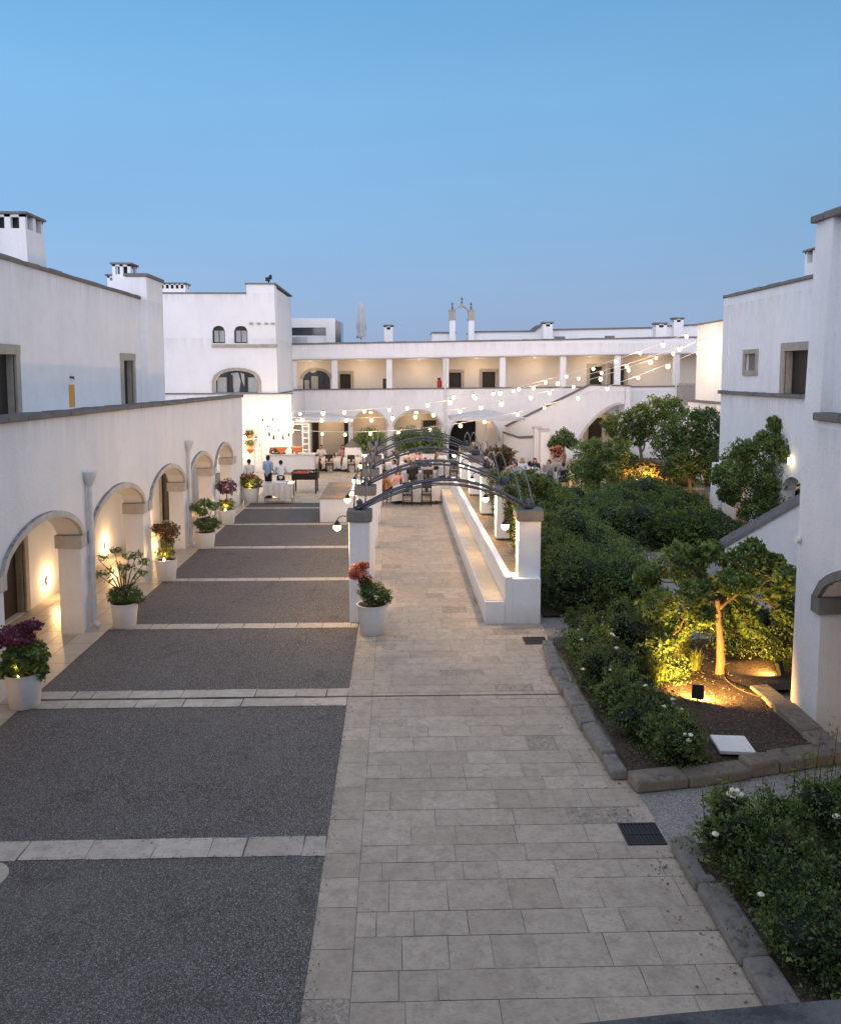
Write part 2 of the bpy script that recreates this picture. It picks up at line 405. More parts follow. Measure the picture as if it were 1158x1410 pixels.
def slabs(x0, x1, y0, y1, z, rowr, wr, seed, gap=.006, along='x', jit=0.0):
    """a laid floor: rows of slabs of mixed width, each its own island"""
    rr = random.Random(seed); m = MB(); y = y0 if along=='x' else x0; end = y1 if along=='x' else x1
    while y < end-.01:
        h = rr.uniform(*rowr); h = min(h, end-y)
        if end-y-h < rowr[0]*.6: h = end-y
        x = x0 if along=='x' else y0; xe = x1 if along=='x' else y1
        x_first = rr.uniform(.3,1)
        while x < xe-.005:
            w = rr.uniform(*wr)*x_first; x_first = 1; w = min(w, xe-x)
            if xe-x-w < wr[0]*.45: w = xe-x
            a, b, c, d = x+gap, x+w-gap, y+gap, y+h-gap
            dz = rr.uniform(0,.0015)
            if along=='x': q = [(a,c),(b,c),(b,d),(a,d)]
            else: q = [(c,a),(c,b),(d,b),(d,a)]
            q = [(px+rr.uniform(-jit,jit), py+rr.uniform(-jit,jit)) for px,py in q]
            vs = [(px,py,z+dz) for px,py in q]
            m.add(vs, [(0,1,2,3) if along=='x' else (3,2,1,0)])
            x += w
        y += h
    return m
def floor_obj(name, m, mat, kind='structure', parent=None):
    me = bpy.data.meshes.new(name); me.from_pydata(m.v, [], m.f); me.update()
    o = link_mesh(name, me, mat, parent)
    if parent is None: o['kind'] = kind
    return o

# ================================================================== THE GROUND
flat('ground', M['ground'], rectp(-900,900,-60,1800), -.02)
flat('gravel_pavement', M['gravel'], rectp(-6.1,-.80,-1,37), 0)
XL = -.80
flat('path_mortar', M['joint'], rectp(XL,3.07,-1,37), 0)
m = slabs(XL, XL+.40, -1, 34.2, .004, (.4,.4), (.35,.8), 3, along='y', gap=.0035, jit=.003)
m2 = slabs(XL+.40, 3.07, -1, 34.2, .004, (.27,.50), (.30,.98), 5, gap=.0035, jit=.0035)
m.add(m2.v, m2.f); floor_obj('stone_path', m, M['path'])
for i, (ya, yb) in enumerate([(4.7,5.1),(8.80,9.20),(13.0,13.34),(13.40,13.74),(17.14,17.50),(21.18,21.5),(25.2,25.55),(29.2,29.5),(32.8,33.1)]):
    xl = -6.0
    fl = slabs(xl, XL, ya, yb, .0055, (yb-ya,yb-ya), (.30,.75), 20+i, gap=.005, jit=.012)
    jt = MB(); jt.add([(xl,ya,.003),(XL,ya,.003),(XL,yb,.003),(xl,yb,.003)],[(0,1,2,3)])
    floor_obj('stone_band', fl, M['band'])
flat('drain_channel', M['darkiron'], rectp(-6.0,3.0,13.35,13.39), .0075)
flat('walkway_mortar', M['joint'], rectp(-8.3,-5.97,-1,45), .0015)
floor_obj('arcade_floor', slabs(-8.25,-5.97,-1,44.9,.0065,(.32,.42),(.4,.8),31,along='y'), M['afloor'])
flat('terrace_mortar', M['joint'], rectp(-5.97,12.2,34.25,52.1), .0015)
floor_obj('dining_terrace', slabs(-5.95,12.2,34.25,52,.006,(.35,.5),(.5,.9),33), M['terrace'])
flat('garden_path', M['gravel2'], rectp(3.07,16,-1,34.2), .002)
m = MB(); m.lathe(-4.42,8.5,[(.30,.0035),(.29,.0065)],22); m.build('stone_patch', M['band'])['kind']='structure'

rr = random.Random(12); m = MB()
for i in range(1500):
    ya = rr.choice((9.2,8.8,13.0,13.74,17.14,17.5)); x = rr.uniform(-5.9,XL); y = ya+rr.gauss(0,.035)
    s_ = rr.uniform(.004,.010); m.ball((x,y,.008),s_,5,3,1,1,.6)
for i in range(500):
    x = XL+abs(rr.gauss(0,.05)) if rr.random()<.6 else 3.05-abs(rr.gauss(0,.05)); s_ = rr.uniform(.004,.009); m.ball((x,rr.uniform(6,17),.008),s_,5,3,1,1,.6)
lv = MB()
for i in range(330):
    if rr.random() < .5: x = 3.0-abs(rr.gauss(0,.22)); y = rr.uniform(5.5,17)
    elif rr.random() < .5: x = rr.uniform(-5.9,-.9); y = rr.uniform(5.5,24)
    else: x = rr.gauss(-.4,.6); y = rr.gauss(16.8,1.2)
    a = rr.uniform(0,6.28); l = rr.uniform(.012,.028); cx_,sx_ = math.cos(a)*l, math.sin(a)*l; z = .010
    lv.add([(x-cx_,y-sx_,z),(x+sx_*.4,y-cx_*.4,z+.006),(x+cx_,y+sx_,z+.002),(x-sx_*.4,y+cx_*.4,z+.007)],[(0,1,2,3)])
lo = link_mesh('fallen_leaves', lv.bake('fallen_leaves', recalc=False), m_leaf('dry_leaves',(.05,.03,.015),(.13,.08,.03),(.25,.17,.07),.1)); tag(lo,'dry fallen leaves scattered over the paving and gravel','leaves',kind='stuff')
o = m.build('loose_gravel', M['gravel2']); tag(o,'loose grit strewn along the edges of the stone bands and the path','gravel',kind='stuff')

# ================================================================== CAMERA SIDE TERRACE (the photographer's building)
t = thing('terrace_building', 'dark stone parapet edge of the terrace in the bottom right foreground', 'building', (0,-3,0))
MB().box(-14,14,-8,.30,0,4.2).build('wall', M['plaster'], t)
MB().box(-16,16,-8,-1.0,4.2,10.5).build('upper_wall', M['plaster_up'], t)  # unseen upper storey, its height set to keep sky glow off the near ground
a = gz(850,1405,4.86); b = gz(1158,1380,4.86); d = (b-a).normalized(); nn = Vector((-d.y,d.x,0))
p0 = a-d*3.2; p1 = a+d*3.5; q1 = p1-nn*.34; q0 = p0-nn*.34
m = MB(); N = 60; rr = random.Random(4)
vs = []; fs = []
for i in range(N+1):
    p = p0.lerp(p1,i/N); q = q0.lerp(q1,i/N); e = rr.uniform(-.006,.006)
    vs += [(q.x,q.y,4.80),(q.x,q.y,4.86),(p.x+nn.x*e,p.y+nn.y*e,4.862+rr.uniform(-.004,.004)),(p.x+nn.x*e,p.y+nn.y*e,4.78)]
for i in range(N):
    for k in range(4): fs.append((i*4+k,i*4+(k+1)%4,(i+1)*4+(k+1)%4,(i+1)*4+k))
m.add(vs,fs); m.build('parapet_cap', M['cap'], t)
MB().hexa(tuple((q0+nn*.05).xy),tuple((q1+nn*.05).xy),tuple((p1-nn*.04).xy),tuple((p0-nn*.04).xy),4.0,4.80).build('parapet', M['plaster'], t)

# ================================================================== LEFT ARCADE BUILDING
XF = -6.4; XB = -6.85; XI = -8.25
t = LB = thing('arcade_building', 'long white building with segmental arcade and roof terrace along the left of the courtyard', 'building', (-8,20,0))
piers = [(-1.2,-.6),(3.0,3.6),(7.4,7.9),(10.6-1.6,9.6),(12.95,13.55),(16.9,17.55),(21.1,21.75),(25.2,25.85),(29.0,29.6),(32.6,35.0)]
piers = [(-.9,-.3),(3.8,4.4),(8.3,8.9),(12.95,13.55),(16.9,17.55),(21.1,21.75),(25.2,25.85),(29.0,29.6),(32.6,35.0)]
ZS, RISE = 2.05, .60
def ptop(y): return 4.50-.16*(y-13.7)/21.3
outer = [(piers[0][0],0)]; k = 0
for i in range(len(piers)):
    y0, y1 = piers[i]
    if i: outer.append((y0,0))
    outer.append((y1,0))
    if i < len(piers)-1: outer += archpts(y1, piers[i+1][0], ZS, RISE)
outer += [(35.0,ptop(35)),(piers[0][0],ptop(piers[0][0]))]
MB().prism('x', XB, XF, outer).build('arcade_wall', M['plaster'], t)
for i in range(3,len(piers)-1):
    a0, a1 = piers[i][1], piers[i+1][0]
    m = MB(); hood(m,'x',XF-.02,XF+.07,a0,a1,ZS,RISE,.13); m.build('arch_moulding', M['hood'], t)
for i in range(3,len(piers)):
    y0, y1 = piers[i]; y1 = min(y1, y0+.65)
    MB().box(XB-.05,XF+.05,y0-.05,y0+.22,1.78,2.05).box(XB-.05,XF+.05,y1-.22,y1+.05,1.78,2.05).build('impost', M['hood'], t, bevel=.012)
m = MB()
coping(m,'y',piers[0][0],35.06,XB-.06,XF+.07,ptop,.10,71); m.build('parapet_cap', M['cap'], t, bevel=.018)
# corridor: ceiling slab, inner wall with door openings, terrace floor
MB().box(XI-.3,XB+.0,-1,34.9,3.35,3.6).build('terrace_slab', M['plaster'], t)
doors_in = [(17.35,18.45),(29.3,30.3),(9.0,10.0)]
doors_up = [(17.15,18.42),(25.62,26.55)]
m = MB(); out = [(-1,0),(35,0),(35,3.35),(-1,3.35)]
holes = [[(a,.02),(b,.02),(b,2.12),(a,2.12)] for a,b in doors_in]
m.prism('x', XI-.35, XI, out, holes); m.build('inner_wall', M['plaster'], t)
ztop = 7.70
m = MB(); m.prism('x', XI-.35, XI+.005, [(-2.2,3.35),(27.45,3.35),(27.45,ztop),(-2.2,ztop)], [[(a,3.62),(b,3.62),(b,5.72),(a,5.72)] for a,b in doors_up]+[[(21.40,4.47),(21.75,4.47),(21.75,5.02),(21.40,5.02)]]); m.build('upper_wall', M['plaster_up'], t)
MB().box(XI-5,XI-.35,-2.2,27.4,3.4,7.45).build('upper_volume', M['plaster_up'], t)
coping(MB(),'y',-2.2,27.5,XI-.45,XI+.06,lambda u: ztop,.10,72).build('roof_edge', M['cap'], t, bevel=.018)
def door_frame_x(x, a, b, z0, z1, parent, w=.17, proud=.05, mat=None, sgn=1, name='door', depth=.16, leaf='wood_door'):
    d = MB().box(*( (x-depth-.03,x-depth) if sgn>0 else (x+depth,x+depth+.03)), a,b,z0,z1).build(name, M[leaf], parent)
    m = MB(); xa,xb = (x-.02,x+proud) if sgn>0 else (x-proud,x+.02)
    m.box(xa,xb,a-w,a,z0-.001,z1); m.box(xa,xb,b,b+w,z0-.001,z1); m.box(xa,xb+.004*sgn,a-w-.02,b+w+.02,z1,z1+w*1.05)
    m.box(x-depth,x-.02,b-.025,b+.01,z0,z1); m.box(x-depth,x-.02,a-.01,a+.025,z0,z1)
    fr = m.build('door_frame' if name=='door' else 'window_frame', mat or M['trim'], d)
    # planks / mullions
    return d
for a,b in doors_in: door_frame_x(XI,a,b,.02,2.12,t)
for a,b in doors_up: door_frame_x(XI+.005,a,b,3.62,5.72,t,w=.2)
nb = MB().box(XI-.01,XI+.015,21.39,21.76,4.46,5.03).build('niche_light', M['amber'], t)
MB().box(XI,XI+.05,21.47,21.68,5.20,5.24).tube([(XI+.02,21.58,5.22),(XI+.09,21.58,5.16)],.012).build('niche_bracket', M['darkiron'], t)
# battered tower block closing the terrace + chimneys
MB().box(-8.66,-7.98,27.45,29.3,3.4,8.42,.0,.0).build('tower_wall', M['plaster_up'], t, bevel=.03)
MB().box(-8.71,-7.93,27.40,29.35,8.42,8.52).build('tower_cap', M['cap'], t, bevel=.012)
def chimney(parent, x0,x1,y0,y1,z0,z1, sx=2, sy=2, cap=.06, mat='plaster', taper=.0, name='chimney', slot=.32):
    g = wloc(parent)
    sh = slot; zc = z1-cap-sh
    m = MB(); e = .05
    m.box(x0-taper,x1+taper,y0-taper,y1+taper,z0,zc,taper,taper)
    def posts(a0,a1,k): # openings count k between posts
        w = (a1-a0)/(k*1.7+.7)*.7+.0; op = ((a1-a0)-w*(k+1))/k; return [a0+i*(w+op) for i in range(k+1)], w
    xs, w = posts(x0,x1,sx)
    for x in xs: m.box(x,x+w,y0,y0+.12,zc,z1-cap); m.box(x,x+w,y1-.12,y1,zc,z1-cap)
    ys, w = posts(y0,y1,sy)
    for y in ys[1:-1]: m.box(x0,x0+.12,y,y+w,zc,z1-cap); m.box(x1-.12,x1,y,y+w,zc,z1-cap)
    m.box(x0,x1,y0,y0+.08,z1-cap-.06,z1-cap+.002); m.box(x0,x1,y1-.08,y1,z1-cap-.06,z1-cap+.002)
    o = m.build(name, M[mat], parent)
    MB().box(x0+.15,x1-.15,y0+.15,y1-.15,zc-.02,z1-cap-.03).build('chimney_throat', M['black'], o)
    MB().box(x0-.06,x1+.06,y0-.06,y1+.06,z1-cap,z1).build('chimney_cap', M['cap'], o, bevel=.01)
    return o
chimney(t,-9.42,-8.6,20.1,21.1,7.4,9.06,2,2,taper=.07)
chimney(t,-10.6,-9.6,19.2,20.0,7.4,9.1,2,2,taper=.05)
a = gy(153,372,28.2); b = gy(181,372,28.2)
chimney(t,a.x+.05,b.x-.02,28.2,28.9,7.3,8.95,2,1)
a = gy(144,385,28.3); chimney(t,a.x,a.x+.28,28.6,28.9,7.3,8.62,1,1,slot=.15)
# downpipes with funnel heads
for (y, zt) in [(17.30,3.30),(25.6,3.27)]:
    m = MB(); x = XF+.085
    m.tube([(x,y,.12),(x,y,zt-.28)],.055,10); m.tube([(x,y,.12),(x+.09,y,.04)],.055,10)
    dp = m.build('downpipe', M['white_metal'], t, smooth=True, auto=True)
    m = MB(); m.lathe(x,y,[(.055,zt-.30),(.13,zt-.12),(.16,zt-.02),(.16,zt),(.14,zt),(.05,zt-.1)],12); m.build('funnel_head', M['white_metal'], dp, smooth=True, auto=True)
    m = MB()
    for z in (.5,1.5,2.5): m.lathe(x,y,[(.066,z),(.066,z+.04)],10)
    m.build('pipe_bracket', M['white_metal'], dp)
# low round bulkhead lamps on the corridor wall
for y in (11.6,15.3,19.63,23.6,27.6,31.4):
    m = MB(); m.tube([(XI,y,.45),(XI+.05,y,.45)],[.115,.10],14)
    lp = m.build('wall_lamp', M['white_metal'], t)
    m = MB(); m.ball((XI+.055,y,.45),.085,12,8,.6,1,1); m.build('lamp_glass', M['bulb'], lp, smooth=True)
    point('wall_lamp_light', (XI+.22,y,.46), 36, (1,.58,.24), .07, lp)

# ================================================================== MAIN HOUSE (far left)
t = thing('main_house', 'tall white house with small arched windows and raised gable corner behind the arcade', 'building', (-9,48,0))
YH = 45.0
mh = [(-16,0),(-5.6,0),(-5.6,4.22),(-16,4.22)]
MB().prism('y', YH, YH+9, mh).build('lower_wall', M['plaster_far'], t)
MB().box(-16,-5.56,YH-.05,YH+.5,4.22,4.29).build('string_course', M['cap'], t)
def winarch(x0,x1,z0,z1,rise): return [(x0,z0),(x1,z0)]+archpts(x0,x1,z1-rise,rise,10,.5)[::-1]
w1 = winarch(-9.73,-9.05,6.93,7.85,.28); w2 = winarch(-8.58,-7.86,6.93,7.85,.28); w3 = winarch(-9.62,-7.35,4.30,5.48,.55)
up = [(-16,4.29),(-6.30,4.29),(-6.42,10.02),(-7.87,10.02),(-7.87,9.52),(-16,9.52)]
MB().prism('y', YH+.02, YH+.35, up, [w1,w2,w3]).build('upper_wall', M['plaster_far'], t)
MB().prism('y', YH+.5, YH+7.2, [(-16,4.29),(-6.32,4.29),(-6.43,9.9),(-7.8,9.9),(-7.8,9.4),(-16,9.4)]).build('house_volume', M['plaster_far'], t)
MB().box(-6.62,-6.36,YH+.35,YH+.5,4.3,9.98).build('corner_wall', M['plaster_far'], t)
MB().box(-16,-7.87,YH-.02,YH+.4,9.52,9.60).box(-7.95,-6.33,YH-.04,YH+7.2,10.02,10.10).build('roof_edge', M['cap'], t)
for i,(w,cur) in enumerate(((w1,True),(w2,True))):
    x0 = w[0][0]; x1 = w[1][0]
    wd = MB().prism('y', YH+.22, YH+.24, w).build('window', M['wood_dark'], t)
    MB().box(x0+.08,x1-.06,YH+.195,YH+.215,7.0,7.60).build('curtain', M['curtain'], wd)
    MB().box((x0+x1)/2-.02,(x0+x1)/2+.02,YH+.17,YH+.19,6.95,7.6).build('mullion', M['wood_dark'], wd)
MB().box(-9.75,-6.3,YH-.07,YH+.1,6.72,6.88).build('window_sill', M['trim'], t)
wd = MB().prism('y', YH+.25, YH+.27, w3).build('arched_window', M['glassd'], t)
m = MB(); hood(m,'y',YH-.05,YH+.03,-9.62,-7.35,4.93,.55,.16,.5); m.box(-9.78,-9.62,YH-.05,YH+.03,4.30,4.93); m.box(-7.35,-7.19,YH-.05,YH+.03,4.30,4.93); m.build('window_surround', M['trim'], wd)
m = MB()
for a,b in ((-9.55,-9.0),(-7.95,-7.40)): m.box(a,b,YH+.21,YH+.23,4.34,5.12)
m.prism('y',YH+.20,YH+.22,[(-8.68,4.34),(-8.40,4.34),(-8.30,4.9),(-8.42,5.38),(-8.8,5.34)]); m.prism('y',YH+.20,YH+.22,[(-7.98,4.34),(-8.1,5.3),(-8.3,5.38),(-8.22,4.9)])
m.build('curtain', M['curtain'], wd)
m = MB()
for x in (-9.0,-8.75,-8.05,-7.95): m.box(x-.04,x+.04,YH+.17,YH+.19,4.32,5.25)
m.build('mullion', M['wood_dark'], wd)
m = MB()
for x in (-7.75,-7.35,-6.95,-6.6): m.box(x,x+.18,YH-.09,YH+.05,7.93,8.02)
m.build('corbel', M['trim'], t)
a = gy(219,389,46); b = gy(256,404,46); chimney(t,a.x,b.x,46,47,9.2,a.z,5,2,mat='plaster_far',slot=.26)
# roof finial / floodlight at the gable corner
a = gy(370,392,45.2)
m = MB(); m.tube([(a.x,45.3,10.1),(a.x,45.3,10.25)],.04); m.box(a.x-.16,a.x+.05,45.2,45.45,10.22,10.42); m.box(a.x+.0,a.x+.16,45.25,45.4,10.32,10.5)
m.ball((a.x+.1,45.3,10.5),.07); m.build('roof_floodlight', M['black'], t)

# ================================================================== FAR LOGGIA BUILDING
t = thing('loggia_building', 'long low white building with upper loggia and ground floor arches closing the courtyard', 'building', (5,54,0))
YL = 52.0
def sl(z0, z1): return lambda x: z0+(z1-z0)*(x+7.5)/27.5
rail, beam, roof = sl(4.28,4.52), sl(6.10,6.58), sl(7.06,7.56)
X0, X1 = -6.6, 21.0
SA = gy(803,600,YL); SB = gy(859,600,YL)
outer = [(X0,0),(-5.9,0),(-5.9,2.55),(-2.95,2.55),(-2.95,2.0)]
outer = [(X0,0),(-5.9,0),(-5.9,2.5),(-2.95,2.5),(-2.95,0),(-2.70,0)]+archpts(-2.70,-.55,2.05,.95)+[(-.55,0),(-.12,0)]+archpts(-.12,2.85,2.05,.95)+[(2.85,0),(3.30,0)]+archpts(3.30,6.40,1.15,1.6,18,.5)+[(6.40,0),(SA.x,0)]+archpts(SA.x,SB.x,2.0,.9)+[(SB.x,0),(X1,0),(X1,rail(X1)),(X0,rail(X0))]
MB().prism('y', YL, YL+.4, outer).build('arched_wall', M['plaster_far'], t)
for (a,b,zs,r,p) in ((-2.70,-.55,2.05,.95,.62),(-.12,2.85,2.05,.95,.62),(3.30,6.40,1.15,1.6,.5)):
    m = MB(); hood(m,'y',YL-.06,YL+.02,a,b,zs,r,.13,p); m.build('arch_moulding', M['hood'], t)
# slabs and inner walls
m = MB(); m.prism('y', YL+.4, YL+2.6, [(X0,3.1),(X1,3.1),(X1,3.45),(X0,3.45)]); m.build('loggia_floor', M['trim'], t)
dl = [(468,483,515),(618,635,513),(664,682,512),(812,829,505),(840,860,505)]
holes = []; D = []
for a,b,y in dl:
    p = gy(a,y,YL+2.6); q = gy(b,y,YL+2.6); h = [(p.x,3.5),(q.x,3.5),(q.x,p.z),(p.x,p.z)]; holes.append(h); D.append((p.x,q.x,p.z))
pa = gy(417,510,YL+2.6); pb = gy(455,540,YL+2.6)
bigw = [(pa.x,3.5),(pb.x,3.5)]+archpts(pa.x,pb.x,pa.z-.55,.55,12,.55)[::-1]
pc = gy(377,515,YL+2.6); pd = gy(399,515,YL+2.6); h2 = [(pd.x-.35,3.5),(pd.x+.3,3.5)]+archpts(pd.x-.35,pd.x+.3,4.95,.25,8)[::-1]
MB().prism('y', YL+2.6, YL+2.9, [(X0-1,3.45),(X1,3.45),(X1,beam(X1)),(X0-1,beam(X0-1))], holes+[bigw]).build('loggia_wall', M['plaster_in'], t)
for a,b,z in D:
    d = MB().box(a,b,YL+2.78,YL+2.8,3.5,z).build('door', M['wood_door'], t)
    m = MB(); w=.2; m.box(a-w,a,YL+2.55,YL+2.62,3.5,z); m.box(b,b+w,YL+2.55,YL+2.62,3.5,z); m.box(a-w,b+w,YL+2.54,YL+2.62,z,z+w); m.build('door_frame', M['trim'], d)
wd = MB().prism('y', YL+2.75, YL+2.77, bigw).build('arched_window', M['glassd'], t)
xm = (pa.x+pb.x)/2
MB().box(xm-.35,xm+.1,YL+2.72,YL+2.74,3.6,5.15).box(pa.x+.1,pa.x+.4,YL+2.72,YL+2.74,3.6,4.9).build('curtain', M['curtain'], wd)
m = MB(); hood(m,'y',YL+2.54,YL+2.62,pa.x,pb.x,pa.z-.55,.55,.18,.55); m.build('window_surround', M['trim'], wd)
m = MB()
for x in (pa.x+.45,xm+.15,pb.x-.4): m.box(x-.04,x+.04,YL+2.70,YL+2.715,3.5,5.2)
m.build('mullion', M['wood_dark'], wd)
m = MB(); m.prism('y', YL, YL+2.9, [(X0-1,beam(X0-1)),(X1,beam(X1)),(X1,beam(X1)+.10),(X0-1,beam(X0-1)+.10)]); m.build('loggia_ceiling', M['plaster_far'], t)
MB().prism('y', YL-.03, YL+.35, [(X0-1,beam(X0-1)+.10),(X1,beam(X1)+.10),(X1,roof(X1)),(X0-1,roof(X0-1))]).build('roof_parapet', M['plaster_far'], t)
coping(MB(),'x',X0-1,X1,YL-.08,YL+.4,roof,.10,77,(.6,1.4),.02).build('roof_edge', M['cap'], t)
MB().prism('y', YL-.06, YL+.45, [(X0,rail(X0)),(X1,rail(X1)),(X1,rail(X1)+.07),(X0,rail(X0)+.07)]).build('rail_cap', M['cap'], t)
MB().prism('y', YL-.07, YL-.02, [(X0-1,beam(X0-1)),(X1,beam(X1)),(X1,beam(X1)+.05),(X0-1,beam(X0-1)+.05)]).build('gutter', M['trim'], t)
MB().box(X0-1,X1,YL+.35,YL+8,6.7,6.9).build('flat_roof', M['trim'], t)
for pxl in (405,461,536,614,692,775,850,931):
    c = gy(pxl,520,YL+.05).x
    MB().box(c-.18,c+.18,YL+.02,YL+.34,rail(c)+.07,beam(c)).build('column', M['plaster_far'], t, bevel=.02)
# ground floor: back wall, passage and doors
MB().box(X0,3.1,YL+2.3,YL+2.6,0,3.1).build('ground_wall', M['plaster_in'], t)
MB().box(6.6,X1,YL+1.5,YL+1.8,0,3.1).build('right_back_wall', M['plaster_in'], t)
for x in (-2.83,-.34,3.07,6.5): MB().box(x-.1,x+.1,YL+.4,YL+2.3,0,3.1).build('arcade_crosswall', M['plaster_in'], t)
for (a,b,z) in ((-3.35,-2.98,2.45),(1.75,2.6,2.3),(-5.4,-5.0,2.2)):
    MB().box(a,b,YL+2.24,YL+2.27,0,z).build('door', M['wood_door'], t)
# passage gate (archway)
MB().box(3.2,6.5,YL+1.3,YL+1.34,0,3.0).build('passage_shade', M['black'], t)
g = MB()
for i in range(10): g.box(3.3+i*.18,3.34+i*.18,YL+1.15,YL+1.18,0,2.75)
g.box(3.3,5.0,YL+1.14,YL+1.19,1.0,1.06); g.build('passage_gate', M['darkiron'], t)
MB().box(5.05,6.45,YL+.8,YL+.9,0,2.9).build('passage_wall', M['plaster_in'], t)
for x,y,p in ((-4.3,YL+1.2,32),(-1.6,YL+1.2,24),(1.3,YL+1.2,24),(5.8,YL+.45,14),(12.6,YL+.8,14)):  # lamps added to warm the ground floor arches, no fitting known there
    lp = MB().tube([(x,y+.2,2.9),(x,y+.2,2.8)],.1,10).build('added_ceiling_lamp', M['bulbhot'], t); point('added_ceiling_light', (x,y,2.6), p, (1,.72,.42), .1, lp)
for x in (-5.5,-2.2,1.5,5.2,9.0,12.6,16.5):
    lp = MB().box(x-.08,x+.08,YL+2.2,YL+2.36,beam(x)-.08,beam(x)-.001).build('loggia_lamp', M['white_metal'], t); point('loggia_lamp_light', (x,YL+1.5,beam(x)-.45), 28, (1,.76,.52), .3, lp)
# stair block with half arch
YS = 50.4
A = gy(697,588,YS); B = gy(812,531,YS); Cc = gy(861,532,YS); E1 = gy(797,603,YS); E2 = gy(862,556,YS)
poly = [(A.x,0),(E1.x,0),(E1.x,E1.z-.3)]
for i in range(1,11):
    s_ = i/10; poly.append((E1.x+(E2.x-E1.x)*s_, E1.z-.3+(E2.z-E1.z+.3)*(math.sin(s_*PI/2))**.75))
poly += [(Cc.x+.0,E2.z+.0),(Cc.x,Cc.z),(B.x,B.z),(A.x,A.z)]
st = MB().prism('y', YS, YS+.3, poly).build('stair_wall', M['plaster_far'], t)
MB().box(Cc.x-.02,Cc.x+.3,YS,YL-.09,0,Cc.z).build('stair_side_wall', M['plaster_far'], t)
m = MB(); dx = B.x-A.x; dz = B.z-A.z; L = math.hypot(dx,dz); nx,nz = -dz/L*.09, dx/L*.09
m.prism('y', YS-.05, YS+.36, [(A.x,A.z),(B.x,B.z),(B.x+nx,B.z+nz),(A.x+nx,A.z+nz)]); m.prism('y', YS-.05, YS+.36, [(B.x,B.z),(Cc.x+.3,Cc.z),(Cc.x+.3,Cc.z+.08),(B.x,B.z+.08)]); m.build('stair_cap', M['cap'], st)
m = MB(); arc = poly[2:12]; o2 = [(p[0]-.10,p[1]+.12) for p in arc]; m.prism('y', YS-.06, YS+.02, arc+o2[::-1]); m.build('arch_moulding', M['hood'], st)
d_ = gy(817,600,YL+1.3); MB().box(d_.x-.3,d_.x+.55,YL+1.42,YL+1.46,0,2.5).build('door', M['wood_door'], t)
A2 = gy(694,597,49.6); B2 = gy(716,604,49.6); C2 = gy(740,603,49.6)
m = MB(); m.prism('y', 49.6, 50.3, [(A2.x,0),(C2.x,0),(C2.x,C2.z),(B2.x,B2.z),(A2.x,A2.z)]); lw = m.build('stair_base', M['plaster_far'], t)
m = MB(); m.prism('y', 49.55, 50.35, [(A2.x,A2.z),(B2.x,B2.z),(C2.x,C2.z),(C2.x,C2.z+.09),(B2.x,B2.z+.09),(A2.x,A2.z+.09)]); m.build('base_cap', M['cap'], lw)
# downpipe on facade and wooden slat screen
dx_ = gy(613,560,YL-.07).x; MB().tube([(dx_,YL-.07,0),(dx_,YL-.07,6.2)],.045,8).build('downpipe', M['white_metal'], t)
dx_ = gy(931,520,YL-.07).x; MB().tube([(dx_,YL-.07,0),(dx_,YL-.07,6.4)],.06,8).build('downpipe', M['white_metal'], t)
sx0 = gy(935,527,YL-.3); sx1 = gy(957,527,YL-.3); m = MB(); n = 12
for i in range(n): x = sx0.x+(sx1.x-sx0.x)*i/(n-1); m.box(x-.03,x+.03,YL-.32,YL-.28,3.4,sx0.z+rnd.uniform(-.05,.05))
m.build('slat_screen', M['trim'], t)
# roof pavilion
a = gy(383,438,55); b = gy(462,475,55)
pv = MB().prism('y', 55, 58, [(a.x,6.8),(b.x,6.8),(b.x,a.z),(a.x,a.z)], [[(gy(390,452,55).x,gy(390,474,55).z),(gy(449,452,55).x,gy(449,474,55).z),(gy(449,452,55).x,gy(449,451,55).z),(gy(390,452,55).x,gy(390,451,55).z)]]).build('roof_pavilion', M['plaster_far'], t)
w0 = gy(390,451,55.4); w1_ = gy(449,474,55.4)
MB().box(w0.x-.1,w1_.x+.1,55.4,55.44,w1_.z-.1,w0.z+.1).build('pavilion_glass', M['glassd'], pv)
m = MB(); zz = gy(390,462,55.3).z; m.box(w0.x-.1,w1_.x+.1,55.28,55.3,w1_.z-.1,zz); m.build('pavilion_parapet', M['plaster_far'], pv)
m = MB(); m.box(w0.x+.3,w0.x+1.6,55.2,55.22,w1_.z-.1,zz-.1); m.build('air_unit', M['steel'], pv)
a2 = gy(462,443,55.2); b2 = gy(470,443,55.2); MB().box(a2.x+.01,b2.x,55.0,57.5,6.8,a2.z).build('glass_screen', M['glassd'], pv)
# roof chimneys
for (pa_,pb_,y,Y) in ((529,541,447,54.5),(748,761,443,56),(903,918,444,53.5),(928,941,437,57)):
    a = gy(pa_,y,Y); b = gy(pb_,y,Y); chimney(t,a.x,b.x,Y,Y+.7,6.7,a.z,1,1,mat='plaster_far',slot=.22,cap=.1)
# second roof behind
for (pa_,pb_,ya,yb) in ((595,628,459,459),(648,735,458,457),(735,748,457,447),(761,905,455,452),(918,962,450,448)):
    a = gy(pa_,ya,57.5); b = gy(pb_,yb,57.5)
    MB().prism('y',57.5,61,[(a.x,6.6),(b.x,6.6),(b.x,b.z),(a.x,a.z)]).build('rear_wall', M['plaster_far'], t)
    MB().prism('y',57.4,61,[(a.x,a.z),(b.x,b.z),(b.x,b.z+.1),(a.x,a.z+.1)]).build('rear_edge', M['cap'], t)
for (pa_,pb_,y) in ((765,778,465),(835,846,464)):
    a = gy(pa_,y,54); b = gy(pb_,y,54); MB().box(a.x,b.x,54,54.5,6.9,a.z+.08).build('skylight', M['cap'], t)

